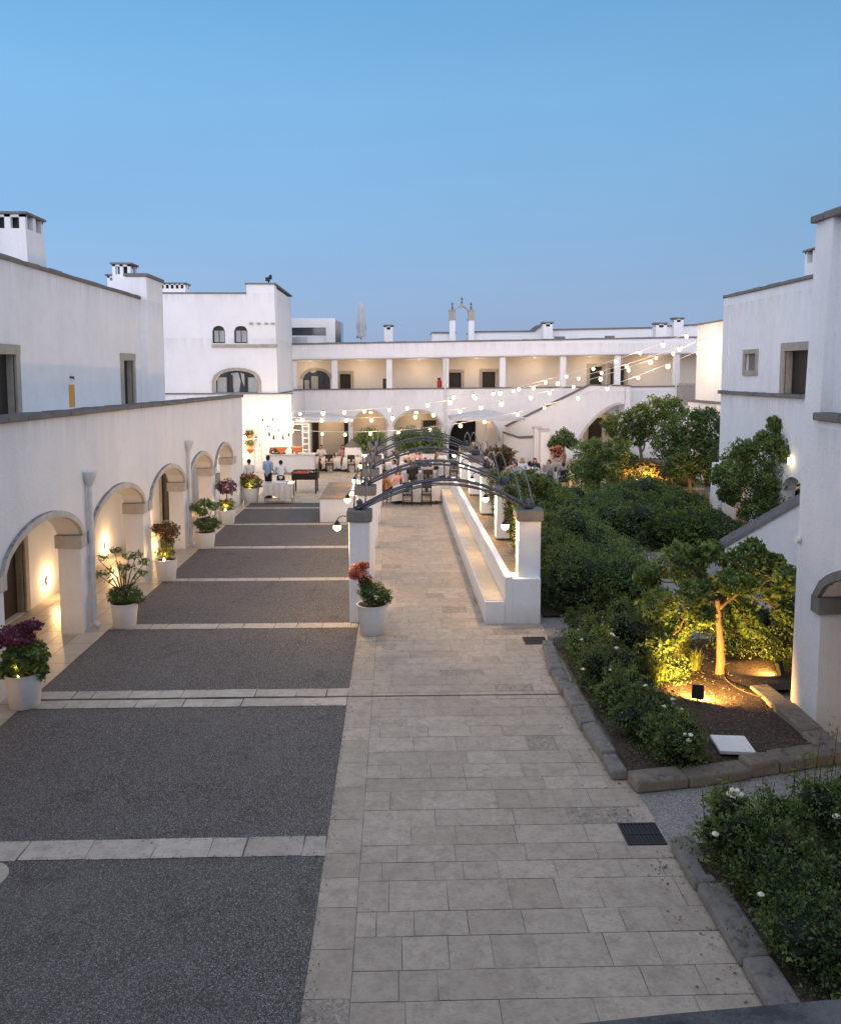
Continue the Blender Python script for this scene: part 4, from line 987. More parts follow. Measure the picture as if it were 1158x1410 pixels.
def tuft(label, c, n, h, seed):
    g = random.Random(seed); m = MB()
    for i in range(n):
        a = g.uniform(0,2*PI); r = g.uniform(0,.10); l = g.uniform(.5,1)*h; x=c[0]+r*math.cos(a); y=c[1]+r*math.sin(a); o=g.uniform(.15,.5)*l; w=.006
        p0=(x,y,.1); p1=(x+o*.35*math.cos(a),y+o*.35*math.sin(a),.1+l*.7); p2=(x+o*math.cos(a),y+o*math.sin(a),.1+l*(.95-g.random()*.3)); sx=-math.sin(a)*w; sy=math.cos(a)*w
        m.add([(p0[0]-sx,p0[1]-sy,p0[2]),(p0[0]+sx,p0[1]+sy,p0[2]),(p1[0]+sx,p1[1]+sy,p1[2]),(p1[0]-sx,p1[1]-sy,p1[2]),p2],[(0,1,2,3),(3,2,4)])
    me = m.bake('ornamental_grass', Vector(c), False); o = link_mesh('ornamental_grass', me, M['leaf_yellow']); o.location = c; return tag(o, label, 'grass tuft')
tuft('arching grass tuft lit yellow just behind the spotlight', (4.35,13.45,0), 260, .55, 1)
tuft('small arching grass tuft against the lit trunk', (5.25,14.2,0), 180, .45, 2)
# bed two, bottom right corner
bed2 = [(3.86,8.35,.36,.56,.42,2),(3.95,7.6,.34,.58,.42,1),(3.98,6.9,.32,.60,.40,1),(4.9,8.4,.50,.66,.52,2),(5.0,7.6,.47,.68,.52,2),(5.2,6.9,.35,.60,.42,1),(5.8,8.7,.70,.55,.62,1),(5.95,7.9,.60,.60,.60,2),(4.2,6.2,.27,.60,.36,0),(5.2,6.1,.30,.75,.40,0)]
lb2 = ['at the kerb corner of the bottom right bed','second along the path kerb of the bottom right bed','third along the path kerb of the bottom right bed','with tall flowering shoots in the middle of the bottom right bed','in the heart of the bottom right bed','low in the bottom right bed before the terrace edge','tallest at the far right of the bottom right bed','at the right edge of the photo in the bottom right bed','nearest the terrace parapet in the bottom right bed','lowest right beside the terrace parapet']
for q,(x,y,zc,rx,rz_,ro) in enumerate(bed2):
    shrub('dark rose bush '+lb2[q], (x-.06,y,zc), (rx*1.08,rx*1.12,rz_*1.06), 7000, .045, 'leaf_dark' if q%3 else 'leaf_mid', 400+q, name='rose_bush', roses=ro, cat='rose bush', group='rose bushes of the bottom right bed', stems=(q in (3,6,7)))
a = gy(1013,1095,8.6)
t = thing('rose_shoot', 'tall rose shoot with a cluster of cream blooms above the bottom right bed', 'rose', (a.x,8.6,0))
MB().tube([(a.x+.12,8.6,.3),(a.x+.05,8.62,a.z-.3),(a.x,8.6,a.z)],[.012,.008,.005],5).build('stem', M['stem'], t)
foliage('foliage', [((a.x+.06,8.6,a.z-.35),(.10,.10,.32),260,.1)], .05, 77, M['leaf_mid'], t)
m = MB()
for q in range(7): m.ball((a.x+rnd.uniform(-.07,.07),8.6+rnd.uniform(-.05,.05),a.z+rnd.uniform(-.03,.05)),.033,8,6)
m.build('blooms', M['rose'], t, smooth=True)

def tree(label, base, trunk_pts, rad, clusters, n_each, size, mat, seed, name='tree', shell=.35, twigs=True, group=None, aspect=.5):
    rr = random.Random(seed); t = thing(name, label, 'tree', (base[0],base[1],0), 0, group)
    m = MB(); tp = [Vector(q) for q in trunk_pts]; fine = []
    for i in range(len(tp)-1):
        for q in range(4): fine.append(tp[i].lerp(tp[i+1], q/4)+Vector((rr.uniform(-.1,.1)*rad,rr.uniform(-.1,.1)*rad,0)))
    fine.append(tp[-1]); nfn = len(fine)-1
    m.tube(fine, [rad*(1-.5*i/nfn)*(1+.08*math.sin(i*2.1))*(1.35 if i==0 else 1) for i in range(nfn+1)], 11)
    tr = m.build('trunk', M['bark'], t, smooth=True)
    top = Vector(trunk_pts[-1]); m = MB()
    order = sorted(clusters, key=lambda q: math.atan2(q[0][1]-top.y, q[0][0]-top.x)); nf = 4 if len(order) > 6 else 2
    for gi in range(nf):
        grp = order[gi*len(order)//nf:(gi+1)*len(order)//nf]
        mean = sum((Vector(q[0]) for q in grp), Vector())/len(grp)
        root = Vector(trunk_pts[-2]).lerp(top, .25+.75*gi/nf)
        def wig(p, q, k, r0, r1):
            pts = []; 
            for i in range(k+1):
                u = i/k; pts.append(p.lerp(q,u)+Vector((rr.uniform(-1,1),rr.uniform(-1,1),rr.uniform(-.6,1)))*(.05*(p-q).length*math.sin(PI*u)*1.6))
            m.tube(pts, [r0+(r1-r0)*i/k for i in range(k+1)], 6); return pts
        fork = root.lerp(mean, .5)+Vector((0,0,.04)); wig(root, fork, 4, rad*.40, rad*.25)
        for c, r in grp:
            c = Vector(c); P_ = wig(fork, c, 5, rad*.2, rad*.06)
            if twigs:
                for k in range(7):
                    e = c+Vector((rr.uniform(-1,1)*r[0],rr.uniform(-1,1)*r[1],rr.uniform(-.7,1)*r[2]))*.85; m.tube([P_[rr.choice((3,4))],P_[4].lerp(e,.5)+Vector((0,0,.03)),e],[rad*.09,rad*.06,rad*.03],4)
    m.build('branches', M['bark'], t, smooth=True)
    cl = []
    for c, r in clusters:
        cl.append((c,r,int(n_each*.55),shell))
        for k in range(6):
            d = Vector((rr.gauss(0,1),rr.gauss(0,1),rr.gauss(0,1))).normalized()
            cl.append(((c[0]+d.x*r[0]*.85,c[1]+d.y*r[1]*.85,c[2]+d.z*r[2]*.85),(r[0]*.36,r[1]*.36,r[2]*.32),int(n_each*.075),.3))
    foliage('crown', cl, size, seed, M[mat], t, aspect=aspect)
    return t
# the lit citrus tree
bs = gz(990,937); cls = []
for (x,y,Y,r) in [(925,775,14.1,.34),(905,830,13.9,.34),(945,835,14.4,.36),(955,790,14.6,.30),(985,812,14.2,.26),(1012,775,14.0,.28),(1045,785,14.3,.27),(1068,812,14.1,.26),(1085,795,13.6,.22),(1020,835,14.4,.24),(1080,842,13.9,.18),(890,795,14.5,.24),(965,850,13.6,.24),(930,868,14.2,.24),(940,762,14.2,.26),(975,760,14.0,.24),(1035,756,14.1,.22),(1060,775,14.3,.22),(915,885,13.9,.20),(1035,862,14.5,.22),(1000,800,13.5,.24),(1025,805,13.5,.22),(955,815,13.5,.26)]:
    p = gy(x,y,Y); cls.append(((p.x,p.y,p.z),(r,r,r*.8)))
T = [(bs.x,bs.y,0.02),(bs.x+.01,bs.y,.40),(bs.x-.01,bs.y+.02,.80),(bs.x-.05,bs.y+.02,1.1),(bs.x-.07,bs.y,1.45)]
tree('small citrus tree with trunk lit golden by the garden spotlight', bs, T, .082, cls, 520, .10, 'leaf_mid', 21, 'citrus_tree')
# slim tree in front of middle right building
cls = []
for (x,y,Y,r) in [(1060,610,24.8,.42),(1075,650,25,.60),(1035,665,25,.62),(1010,640,25.2,.50),(1060,695,24.8,.55),(1025,620,25,.40),(1085,690,25,.40),(1005,680,25,.35),(1068,585,25,.26),(1050,655,25.4,.6),(1000,655,24.6,.42),(1080,620,24.6,.40),(1040,705,24.6,.45)]:
    p = gy(x,y,Y); cls.append(((p.x,p.y,p.z),(r,r,r*.95)))
b_ = gy(1045,760,25)
tree('leafy tree with spiky top standing before the middle right building', (b_.x,25), [(b_.x,25,0),(b_.x+.03,25,.8),(b_.x,25,1.6)], .09, cls, 1500, .10, 'leaf_mid', 22, shell=.3, aspect=.45)
# far garden trees
def ftree(label, pts, Y, base_px, mat, seed, n=1500, size=.12, rad=.12):
    cls = []
    for (x,y,dY,rpx) in pts:
        p = gy(x,y,Y+dY); r = rpx*Y/1150; cls.append(((p.x,p.y,max(p.z,r*.5)),(r,r,r*.85)))
    b = gy(base_px,650,Y); zt = min(c[0][2] for c in cls)
    tree(label, (b.x,Y), [(b.x,Y,0),(b.x+.08,Y,zt*.5),(b.x-.05,Y,max(zt,.8))], rad, cls, n, size, mat, seed, shell=.45)
ftree('big dark rounded tree left of the middle right building', [(945,590,0,30),(972,585,0,26),(925,610,.5,28),(960,625,-.5,32),(985,620,0,26),(935,640,0,22),(970,648,0,24)], 32.5, 948, 'leaf_dark', 31, 2200)
ftree('green tree with flat crown in front of the far stair arch', [(905,562,0,22),(880,575,0,20),(925,565,.5,20),(850,585,0,20),(870,600,0,18),(900,590,0,22)], 40, 880, 'leaf_tree', 32, 1300, .14)
ftree('bushy tree behind the diners right of the white posts', [(812,625,0,24),(835,640,0,24),(800,650,0,22),(825,660,0,22),(850,620,0,20)], 36, 822, 'leaf_mid', 33, 1600, .12)
ftree('smaller tree between the flat crowned tree and the diners', [(860,635,0,16),(850,650,0,16),(870,650,0,15)], 37.5, 860, 'leaf_dark', 34, 900, .12)
ftree('small leafy tree against the far staircase wall', [(775,603,0,14),(765,610,0,11),(785,610,0,10)], 46, 775, 'leaf_dark', 35, 900, .14)
p = gy(888,637,36.5); shrub('round russet shrub lit warm from below beside the far garden spotlight', (p.x,36.5,.75), (1.35,.9,.72), 5200, .09, 'leaf_olive', 501, roses=0)
p = gy(925,650,36); shrub('low russet shrub right of the round lit one', (p.x,36,.45), (1.0,.6,.42), 2600, .08, 'leaf_olive', 502)
p = gy(935,690,31); shrub('dark shrub in front of the low garden wall', (p.x,32.6,.5), (.9,.7,.55), 3000, .08, 'leaf_dark', 503)
p = gy(878,672,33); shrub('spiky dark green shrub above the main hedge', (p.x,33,.6), (.8,.6,.75), 3000, .08, 'leaf_dark', 504)
p = gy(965,690,31.5); shrub('small yellow lit bush at the foot of the big dark tree', (p.x+.35,31.2,.35), (.35,.3,.4), 900, .07, 'leaf_yellow', 505)
# low garden wall behind hedge
t = thing('garden_wall', 'low pale stone wall between the hedge and the far garden', 'wall', (10,34.8,0))
p = gy(830,660,34.9); q = gy(965,660,34.9)
MB().box(p.x,q.x,34.7,34.95,0,.42).build('wall', M['trim'], t); MB().box(p.x-.05,q.x+.05,34.65,35.0,.42,.48).build('wall_cap', M['hood'], t)
p = gy(765,650,40)
t = tag(MB().box(p.x-.7,p.x+2.2,40,40.4,0,.9,.1,.05).build('rubble_wall', M['trim'], None, bevel=.03),'rough stone rubble wall below the red flowers behind the diners','wall')
shrub('little bush with red flowers on the rubble wall', (p.x+.1,40.2,1.35), (.34,.25,.35), 600, .09, 'leaf_red', 506, corek=.3)

# garden spotlights
def floodlight(label, c, tgt, power, ang=110):
    t = thing('garden_spotlight', label, 'spotlight', (c[0],c[1],0))
    d = (Vector(tgt)-Vector(c)).normalized(); a = Vector(c)
    m = MB(); m.tube([(c[0],c[1],.08),(c[0],c[1],c[2]-.02)],.012,6); m.build('spike', M['darkiron'], t)
    m = MB(); s = d.cross(Vector((0,0,1))).normalized(); u = s.cross(d)
    V = [a+s*sx*.09+u*su*.11+d*sd*.035 for sd in (-1,1) for su in (-1,1) for sx in (-1,1)]
    m.add(V,[(0,1,3,2),(4,6,7,5),(0,4,5,1),(2,3,7,6),(0,2,6,4),(1,5,7,3)]); m.build('housing', M['black'], t, bevel=.008)
    V = [a+s*sx*.075+u*su*.095+d*.038 for su in (-1,1) for sx in (-1,1)]
    m = MB().add(V,[(0,1,3,2)]); m.build('lit_glass', M['bulbhot'], t)
    spot('garden_spot_light', a+d*.06, tgt, power, (1,.54,.13), ang, t)
    return t
fa = gz(960,968,.12)
floodlight('black garden spotlight on the soil shining at the citrus trunk', (fa.x,fa.y,.30), (bs.x-.35,bs.y-.25,.04), 950, 168)
fb = gz(1073,928,.12)
floodlight('small garden spotlight right of the citrus tree', (fb.x,fb.y,.22), (6.2,14.3,.05), 260, 150)
p = gy(886,651,35.9); floodlight('far garden spotlight shining at the russet shrub', (p.x,35.3,.6), (p.x+.2,36.5,.7), 1300, 165)
p = gy(968,680,30.6); floodlight('spotlight by the corner buttress lighting a yellow bush', (p.x,30.4,.25), (p.x+.1,31.3,.6), 160, 130)

# ================================================================== POTTED PLANTS
def potted(label, x, y, pr, ph, kind, seed, glow=0):
    t = thing('potted_plant', label, 'potted plant', (x,y,0), 0, 'white potted plants of the courtyard')
    m = MB(); m.lathe(x,y,[(pr*.76,.008),(pr*.79,.03),(pr*.93,ph*.8),(pr*.98,ph-.03),(pr*1.02,ph),(pr*.93,ph),(pr*.90,ph-.05)],28); m.build('pot', M['pot'], t, smooth=True, auto=True)
    m = MB(); m.lathe(x,y,[(pr*.91,ph-.06),(pr*.9,ph-.045)],20); m.build('potting_soil', M['soil'], t)
    rr = random.Random(seed)
    def P(dx,dy,dz): return (x+dx,y+dy,ph+dz)
    if kind=='bougainvillea':   # tall with sprays
        foliage('foliage', [(P(.02,0,.17),(.34,.31,.16),1300,.5),(P(-.2,0,.12),(.16,.16,.16),300,.3),(P(.27,0,.08),(.17,.17,.14),320,.3)], .05, seed, M['leaf_dark'], t)
        m = MB(); sp_ = []
        for (dx,dz) in ((-.46,.92),(-.16,1.08),(.14,1.0),(.46,.88),(-.30,.64),(.40,.62),(.05,.76),(-.55,.60),(.30,1.02)):
            m.tube([P(0,0,0),P(dx*.35,rr.uniform(-.1,.1),dz*.55),P(dx,rr.uniform(-.15,.15),dz)],[.02,.012,.006],5)
            sp_.append((P(dx,rr.uniform(-.12,.12),dz),(.13,.12,.075),70,.2)); sp_.append((P(dx*.6,0,dz*.75),(.08,.08,.08),18,.2))
        m.build('stems', M['stem'], t); foliage('spray_leaves', sp_, .06, seed+1, M['leaf_mid'], t)
    elif kind=='purple':
        foliage('foliage', [(P(.05,0,.22),(.34,.32,.24),1700,.45),(P(.26,0,.02),(.13,.13,.16),260,.3),(P(-.2,-.1,.1),(.16,.16,.18),260,.3)], .07, seed, M['leaf_mid'], t, aspect=.7)
        MB().tube([P(0,0,0),P(-.04,0,.4),P(-.02,0,.75)],[.025,.02,.01],6).build('stems', M['stem'], t)
        foliage('flowers', [(P(-.08,0,.60),(.30,.26,.17),900,.3),(P(.15,0,.76),(.18,.15,.09),260,.3),(P(-.3,0,.52),(.15,.15,.12),260,.3)], .05, seed+2, M['leaf_purple'], t, aspect=.8)
    elif kind=='rust':
        MB().tube([P(0,0,0),P(.02,0,.4),P(0,0,.7)],[.025,.02,.01],6).build('stems', M['stem'], t)
        foliage('foliage', [(P(0,0,.14),(.24,.24,.13),500,.3),(P(.02,0,.42),(.20,.2,.2),420,.3)], .055, seed, M['leaf_yellow'], t)
        foliage('flowers', [(P(0,0,.78),(.36,.33,.16),1100,.4),(P(.1,0,.6),(.24,.24,.16),420,.3)], .055, seed+2, M['leaf_rust'], t)
    elif kind=='green':
        foliage('foliage', [(P(.05,0,.24),(.38,.35,.20),1700,.5)], .06, seed, M['leaf_dark'], t)
        m = MB(); sp_ = []
        for (dx,dz) in ((-.3,.75),(.0,.9),(.25,.78),(-.1,.6)):
            m.tube([P(0,0,0),P(dx*.4,0,dz*.5),P(dx,0,dz)],[.02,.012,.006],5); sp_.append((P(dx,0,dz),(.20,.16,.13),240,.3))
        m.build('stems', M['stem'], t); foliage('spray_leaves', sp_, .07, seed+1, M['leaf_mid'], t)
    elif kind=='magenta':
        foliage('foliage', [(P(0,0,.18),(.30,.28,.18),900,.4)], .06, seed, M['leaf_yellow'], t)
        MB().tube([P(0,0,0),P(.02,0,.4),P(0,0,.8)],[.025,.02,.01],6).build('stems', M['stem'], t)
        foliage('flowers', [(P(0,0,.80),(.36,.32,.26),1200,.4)], .065, seed+2, M['leaf_purple'], t)
    elif kind=='round':
        foliage('foliage', [(P(0,0,.20),(.46,.42,.26),1500,.4)], .075, seed, M['leaf_yellow'], t)
        foliage('flowers', [(P(-.15,0,.42),(.35,.32,.16),500,.4)], .07, seed+2, M['leaf_rust'], t)
    elif kind=='centre':
        foliage('foliage', [(P(.05,0,.20),(.30,.28,.20),2300,.55),(P(.27,0,.10),(.14,.14,.13),380,.3),(P(-.1,0,.35),(.16,.16,.14),500,.3)], .045, seed, M['leaf_dark'], t)
        m = MB(); m.tube([P(0,0,0),P(-.12,0,.45),P(-.24,0,.75)],[.022,.015,.01],6); m.build('stems', M['stem'], t)
        foliage('stem_leaves', [(P(-.14,0,.48),(.14,.12,.16),380,.3)], .05, seed+1, M['leaf_rust'], t)
        foliage('flowers', [(P(-.27,0,.68),(.17,.16,.15),700,.4),(P(-.17,0,.80),(.11,.1,.08),260,.3),(P(-.37,0,.60),(.10,.1,.10),200,.3)], .04, seed+2, M['leaf_red'], t, aspect=.85)
    if glow:
        lt = MB().tube([P(-.02,-.12,-.03),P(-.02,-.12,.05)],.03,8).build('pot_light', M['bulb'], t)
        point('pot_light_glow', P(.0,-.22,.16), glow, (1,.62,.25), .03, lt)
potted('large white pot with purple bougainvillea at the left edge of the photo', -5.95,13.15,.29,.56,'purple',61,3)
potted('white pot with tall sprawling leafy branches beside the first downpipe', -5.72,17.4,.29,.52,'bougainvillea',62)
potted('white pot with rust coloured plant lit yellow from inside', -5.93,21.4,.29,.55,'rust',63,9)
potted('white pot with wide green bush beside the second downpipe', -5.82,25.4,.31,.50,'green',64)
potted('white pot with magenta flowers at the fourth arch pier', -6.0,29.5,.32,.52,'magenta',65,9)
potted('white pot with bushy plant lit yellow at the end of the arcade', -6.0,34.5,.36,.62,'round',66,12)
potted('white tapered pot with salmon flowers before the front left pergola pillar', -.50,16.75,.31,.62,'centre',67)

# vines on the right pillars
for i,(y,n,lab) in enumerate(((21.4,900,'yellow green vine climbing the second right pergola pillar'),(25.3,600,'vine climbing the third right pergola pillar'),(18.3,900,'leafy vine hanging behind the front right pergola pillar'))):
    t = thing('climbing_vine', lab, 'vine', (2.9,y,1.03))
    x = 2.95 if i<2 else 2.75
    foliage('foliage', [((x,y-.18,1.5+.2*q),(.22,.14,.22),n//5,.2) for q in range(5)]+[((x+.12,y-.1,1.25),(.2,.2,.2),n//5,.2)], .07, 700+i, M['leaf_vine'], t)
    MB().tube([(x,y-.08,1.0),(x+.05,y-.12,1.6),(x-.03,y-.1,2.3)],.012,5).build('stem', M['stem'], t)

# ================================================================== DINING TERRACE: chairs, tables, people
def make_chair():
    t = thing('dining_chair', 'x', 'chair', (0,0,0), 0, 'dark wooden dining chairs'); W = M['wood_dark']
    MB().box(-.21,.21,-.20,.21,.43,.47).build('seat', W, t, bevel=.012)
    for sx in (-1,1):
        MB().tube([(sx*.185,.18,.0),(sx*.18,.17,.43)],[.016,.021],6).build('leg', W, t)
        MB().tube([(sx*.19,-.24,.0),(sx*.185,-.19,.45),(sx*.185,-.27,.95)],[.016,.022,.016],6).build('leg', W, t)
    m = MB(); m.tube([(-.19,-.27,.94),(0,-.29,.97),(.19,-.27,.94)],.026,6); m.tube([(-.19,-.21,.58),(0,-.22,.58),(.19,-.21,.58)],.018,6)
    m.tube([(-.18,-.215,.58),(.18,-.265,.92)],.014,5); m.tube([(.18,-.215,.58),(-.18,-.265,.92)],.014,5); m.box(-.17,.17,-.268,-.250,.74,.93); m.box(-.06,.06,-.262,-.225,.58,.75); m.build('backrest', W, t)
    m = MB(); m.tube([(-.185,.17,.20),(-.187,-.22,.20)],.011,5); m.tube([(.185,.17,.20),(.187,-.22,.20)],.011,5); m.tube([(-.186,0,.20),(.186,0,.20)],.011,5); m.build('stretcher', W, t)
    return t
chair_proto = make_chair(); cused = [False]
def chair(x, y, rz, label, group='dark wooden dining chairs'):
    o = chair_proto if not cused[0] else copy_tree(chair_proto); cused[0] = True
    o.location = (x,y,.006); o.rotation_euler = (0,0,rz); tag(o, label, 'chair', group); return o
def table(x, y, w, d, label, rz=0, overlay=True):
    t = thing('dining_table', label, 'table', (x,y,.006), 0, 'white clothed dining tables')
    MB().box(x-w/2+.02,x+w/2-.02,y-d/2+.02,y+d/2-.02,.72,.745).build('tabletop', M['wood_dark'], t)
    for sx in (-1,1):
        for sy in (-1,1): MB().box(x+sx*(w/2-.08)-.025,x+sx*(w/2-.08)+.025,y+sy*(d/2-.08)-.025,y+sy*(d/2-.08)+.025,.006,.72).build('leg', M['wood_dark'], t)
    vs=[]; fs=[]; P=[]; n=18
    c = [(-w/2,-d/2),(w/2,-d/2),(w/2,d/2),(-w/2,d/2)]
    for i in range(4):
        a=c[i]; b=c[(i+1)%4]
        for k in range(n): P.append((a[0]+(b[0]-a[0])*k/n, a[1]+(b[1]-a[1])*k/n, (a[1]-b[1])/math.hypot(a[0]-b[0],a[1]-b[1]), (b[0]-a[0])/math.hypot(a[0]-b[0],a[1]-b[1])))
    N=len(P); rr=random.Random(int(x*100+y*10)); ph=rr.uniform(0,6)
    levels=[(.757,0),(.745,.015),(.55,.03),(.35,.05),(.14,.06)]
    for z,e in levels:
        for k,(px_,py_,tx,ty) in enumerate(P):
            wv=.55+.6*math.sin(k*1.25+ph)+.3*math.sin(k*2.9+ph*2); cr = 1+.6*(abs(px_)>w/2-.01 and abs(py_)>d/2-.01)
            ox=(px_/(w/2)); oy=(py_/(d/2)); ln=math.hypot(ox,oy); 
            nx=ox if abs(ox)>.99 else 0; ny=oy if abs(oy)>.99 else 0
            vs.append((x+px_+nx*e*wv*cr, y+py_+ny*e*wv*cr, z+(.03*math.sin(k*.5) if z<.2 else 0)))
    for i in range(len(levels)-1):
        for k in range(N): fs.append((i*N+k,i*N+(k+1)%N,(i+1)*N+(k+1)%N,(i+1)*N+k))
    fs.append(tuple(range(N)))
    cl = MB().add(vs,fs).build('tablecloth', M['cloth'], None, smooth=True, auto=True)
    tag(cl,'white cloth on the '+label,'tablecloth','white tablecloths')
    if overlay:
        side=min(w,d)*.5; vs=[]; fs=[]; g=10
        for i in range(g+1):
            for j in range(g+1):
                u=-1+2*i/g; v=-1+2*j/g; a=(u-v)*.5; b=(u+v)*.5; a*=side*2.9; b*=side*2.9
                X=max(-w/2-.05,min(w/2+.05,a)); Y=max(-d/2-.05,min(d/2+.05,b)); ex=abs(a-X)+abs(b-Y); vs.append((x+X,y+Y,.764-ex+.004*math.sin(a*9)))
        for i in range(g):
            for j in range(g): q=i*(g+1)+j; fs.append((q,q+1,q+g+2,q+g+1))
        MB().add(vs,fs).build('overlay', M['napperon'], cl, smooth=True)
    return t
def glass(x,y,label):
    m=MB(); m.lathe(x,y,[(.035,.766),(.035,.770),(.006,.775),(.006,.85),(.035,.88),(.04,.93),(.032,.97)],8)
    return tag(m.build('wine_glass', M['wineglass'], None, smooth=True), label, 'glass', 'wine glasses')
def bottle(x,y,label,z=.766,mat='glassb'):
    m=MB(); m.lathe(x,y,[(.038,z),(.04,z+.02),(.04,z+.19),(.016,z+.24),(.014,z+.31),(.016,z+.315)],10)
    return tag(m.build('bottle', M[mat], None, smooth=True), label, 'bottle', 'bottles')
def plate(x,y,label):
    m=MB(); m.lathe(x,y,[(.06,.767),(.13,.778),(.13,.782),(.06,.772)],16)
    return tag(m.build('plate', M['pot'], None, smooth=True), label, 'plate', 'white plates')
def tl(name): return name
TB = [ # x,y,w,d,label,overlay
 (.82,34.1,1.85,.85,'long table nearest the camera at the end of the pergola path',False),
 (2.45,35.8,1.1,.9,'table with a black tray behind the end of the bench',False),
 (.95,38.9,1.7,.9,'table in the second row behind the long front table',False),
 (-4.75,45.9,.95,.95,'leftmost of three square tables under the left parasol',True),
 (-3.55,45.9,.95,.95,'middle of three square tables under the left parasol',True),
 (-2.35,45.6,.95,.95,'rightmost of three square tables under the left parasol',True),
 (-.75,43.2,1.1,.95,'table between the planter block and the left round bush',True),
 (.85,42.9,1.2,.95,'table before the middle round bush',True),
 (2.9,42.5,1.4,.95,'table before the right round bush',True),
 (4.75,37.4,1.0,.9,'table just behind the hedge with diners in red and blue',False),
 (6.3,38.6,1.3,.9,'table with white napkins right behind the hedge',False),
 (7.9,38.2,1.1,.9,'rightmost table near the rubble wall',False),
 (4.5,43.5,1.1,.9,'table below the right parasol',True),
 (-.6,38.6,.9,.9,'small square table left in the second row',True)]
for x,y,w,d,l,ov in TB:
    table(x,y,w,d,l,overlay=ov)
    for k,(dx,dy) in enumerate(((-.28,-.15),(.25,.12),(.3,-.2))[:3 if w>1 else 2]):
        glass(x+dx,y+dy,'wine glass on the '+l)
    if ov: plate(x-.1,y-.25,'white plate on the '+l)
for x,y,l in ((4.55,37.3,'dark bottle on the table behind the hedge, taller left one'),(4.85,37.45,'dark bottle on the table behind the hedge, right one'),(.2,34.2,'green bottle on the long front table'),(1.0,38.9,'dark bottle on the second row table')): bottle(x,y,l)
tag(MB().box(2.25,2.62,35.65,35.9,.766,.79,.01,.01).build('serving_tray', M['black'], None, bevel=.006),'black serving tray on the table right behind the bench end','tray')
shrub_t = thing('centrepiece', 'green leafy centrepiece on the long front table', 'centrepiece', (.75,34.2,.766))
foliage('foliage', [((.75,34.2,.86),(.17,.12,.09),260,.3)], .06, 900, M['leaf_yellow'], shrub_t); MB().lathe(.75,34.2,[(.06,.766),(.08,.82)],10).build('bowl', M['pot'], shrub_t)
# chairs
chair(.46,33.42,0,'left empty chair with its back to the camera at the long front table')
chair(1.22,33.42,0,'right empty chair with its back to the camera at the long front table')
chair(2.75,35.15,R(20),'chair beside the table with the black tray, next to the bench end')
for i,(x,y) in enumerate(((-4.75,45.9),(-3.55,45.9),(-2.35,45.6))):
    pos = ('leftmost','middle','rightmost')[i]
    chair(x-.74,y,-PI/2,'dark chair at the left side of the %s table under the left parasol'%pos)
    chair(x-.05,y-.72,0,'dark chair in front of the %s table under the left parasol'%pos)
    if i==2: chair(x+.74,y,PI/2,'dark chair at the right side of the rightmost table under the left parasol')
for x,y,r,l in ((-.75,42.45,0,'empty chair in front of the table by the left round bush'),(.6,42.15,0,'left empty chair before the table at the middle round bush'),(1.15,42.15,0,'right empty chair before the table at the middle round bush'),(2.9,41.75,0,'empty chair before the table at the right round bush'),(-.6,37.9,0,'empty chair before the small second row table')):
    chair(x,y,r,l)

# --- people: one continuous surface grown from tapered limbs, clothing and hair as children
def capsules(caps, voxel, mat, name, smooth_it=3):
    bm = bmesh.new()
    for a,b,ra,rb in caps:
        a=Vector(a); b=Vector(b); d=b-a; L=d.length
        q = d.to_track_quat('Z','Y').to_matrix().to_4x4() if L>1e-6 else Matrix.Identity(4)
        if L>1e-6: bmesh.ops.create_cone(bm, cap_ends=True, segments=14, radius1=ra, radius2=rb, depth=L, matrix=Matrix.Translation((a+b)/2) @ q)
        bmesh.ops.create_uvsphere(bm, u_segments=14, v_segments=9, radius=ra, matrix=Matrix.Translation(a))
        bmesh.ops.create_uvsphere(bm, u_segments=14, v_segments=9, radius=rb, matrix=Matrix.Translation(b))
    me = bpy.data.meshes.new(name+'_raw'); bm.to_mesh(me); bm.free()
    o = bpy.data.objects.new(name+'_raw', me); col.objects.link(o)
    r = o.modifiers.new('r','REMESH'); r.mode='VOXEL'; r.voxel_size=voxel; r.use_smooth_shade=True
    s = o.modifiers.new('s','SMOOTH'); s.factor=.5; s.iterations=smooth_it
    dg = bpy.context.evaluated_depsgraph_get(); dg.update()
    out = bpy.data.meshes.new_from_object(o.evaluated_get(dg)); out.name = name
    bpy.data.objects.remove(o); bpy.data.meshes.remove(me)
    out.materials.clear(); out.materials.append(mat); out.polygons.foreach_set('use_smooth',[True]*len(out.polygons))
    return out
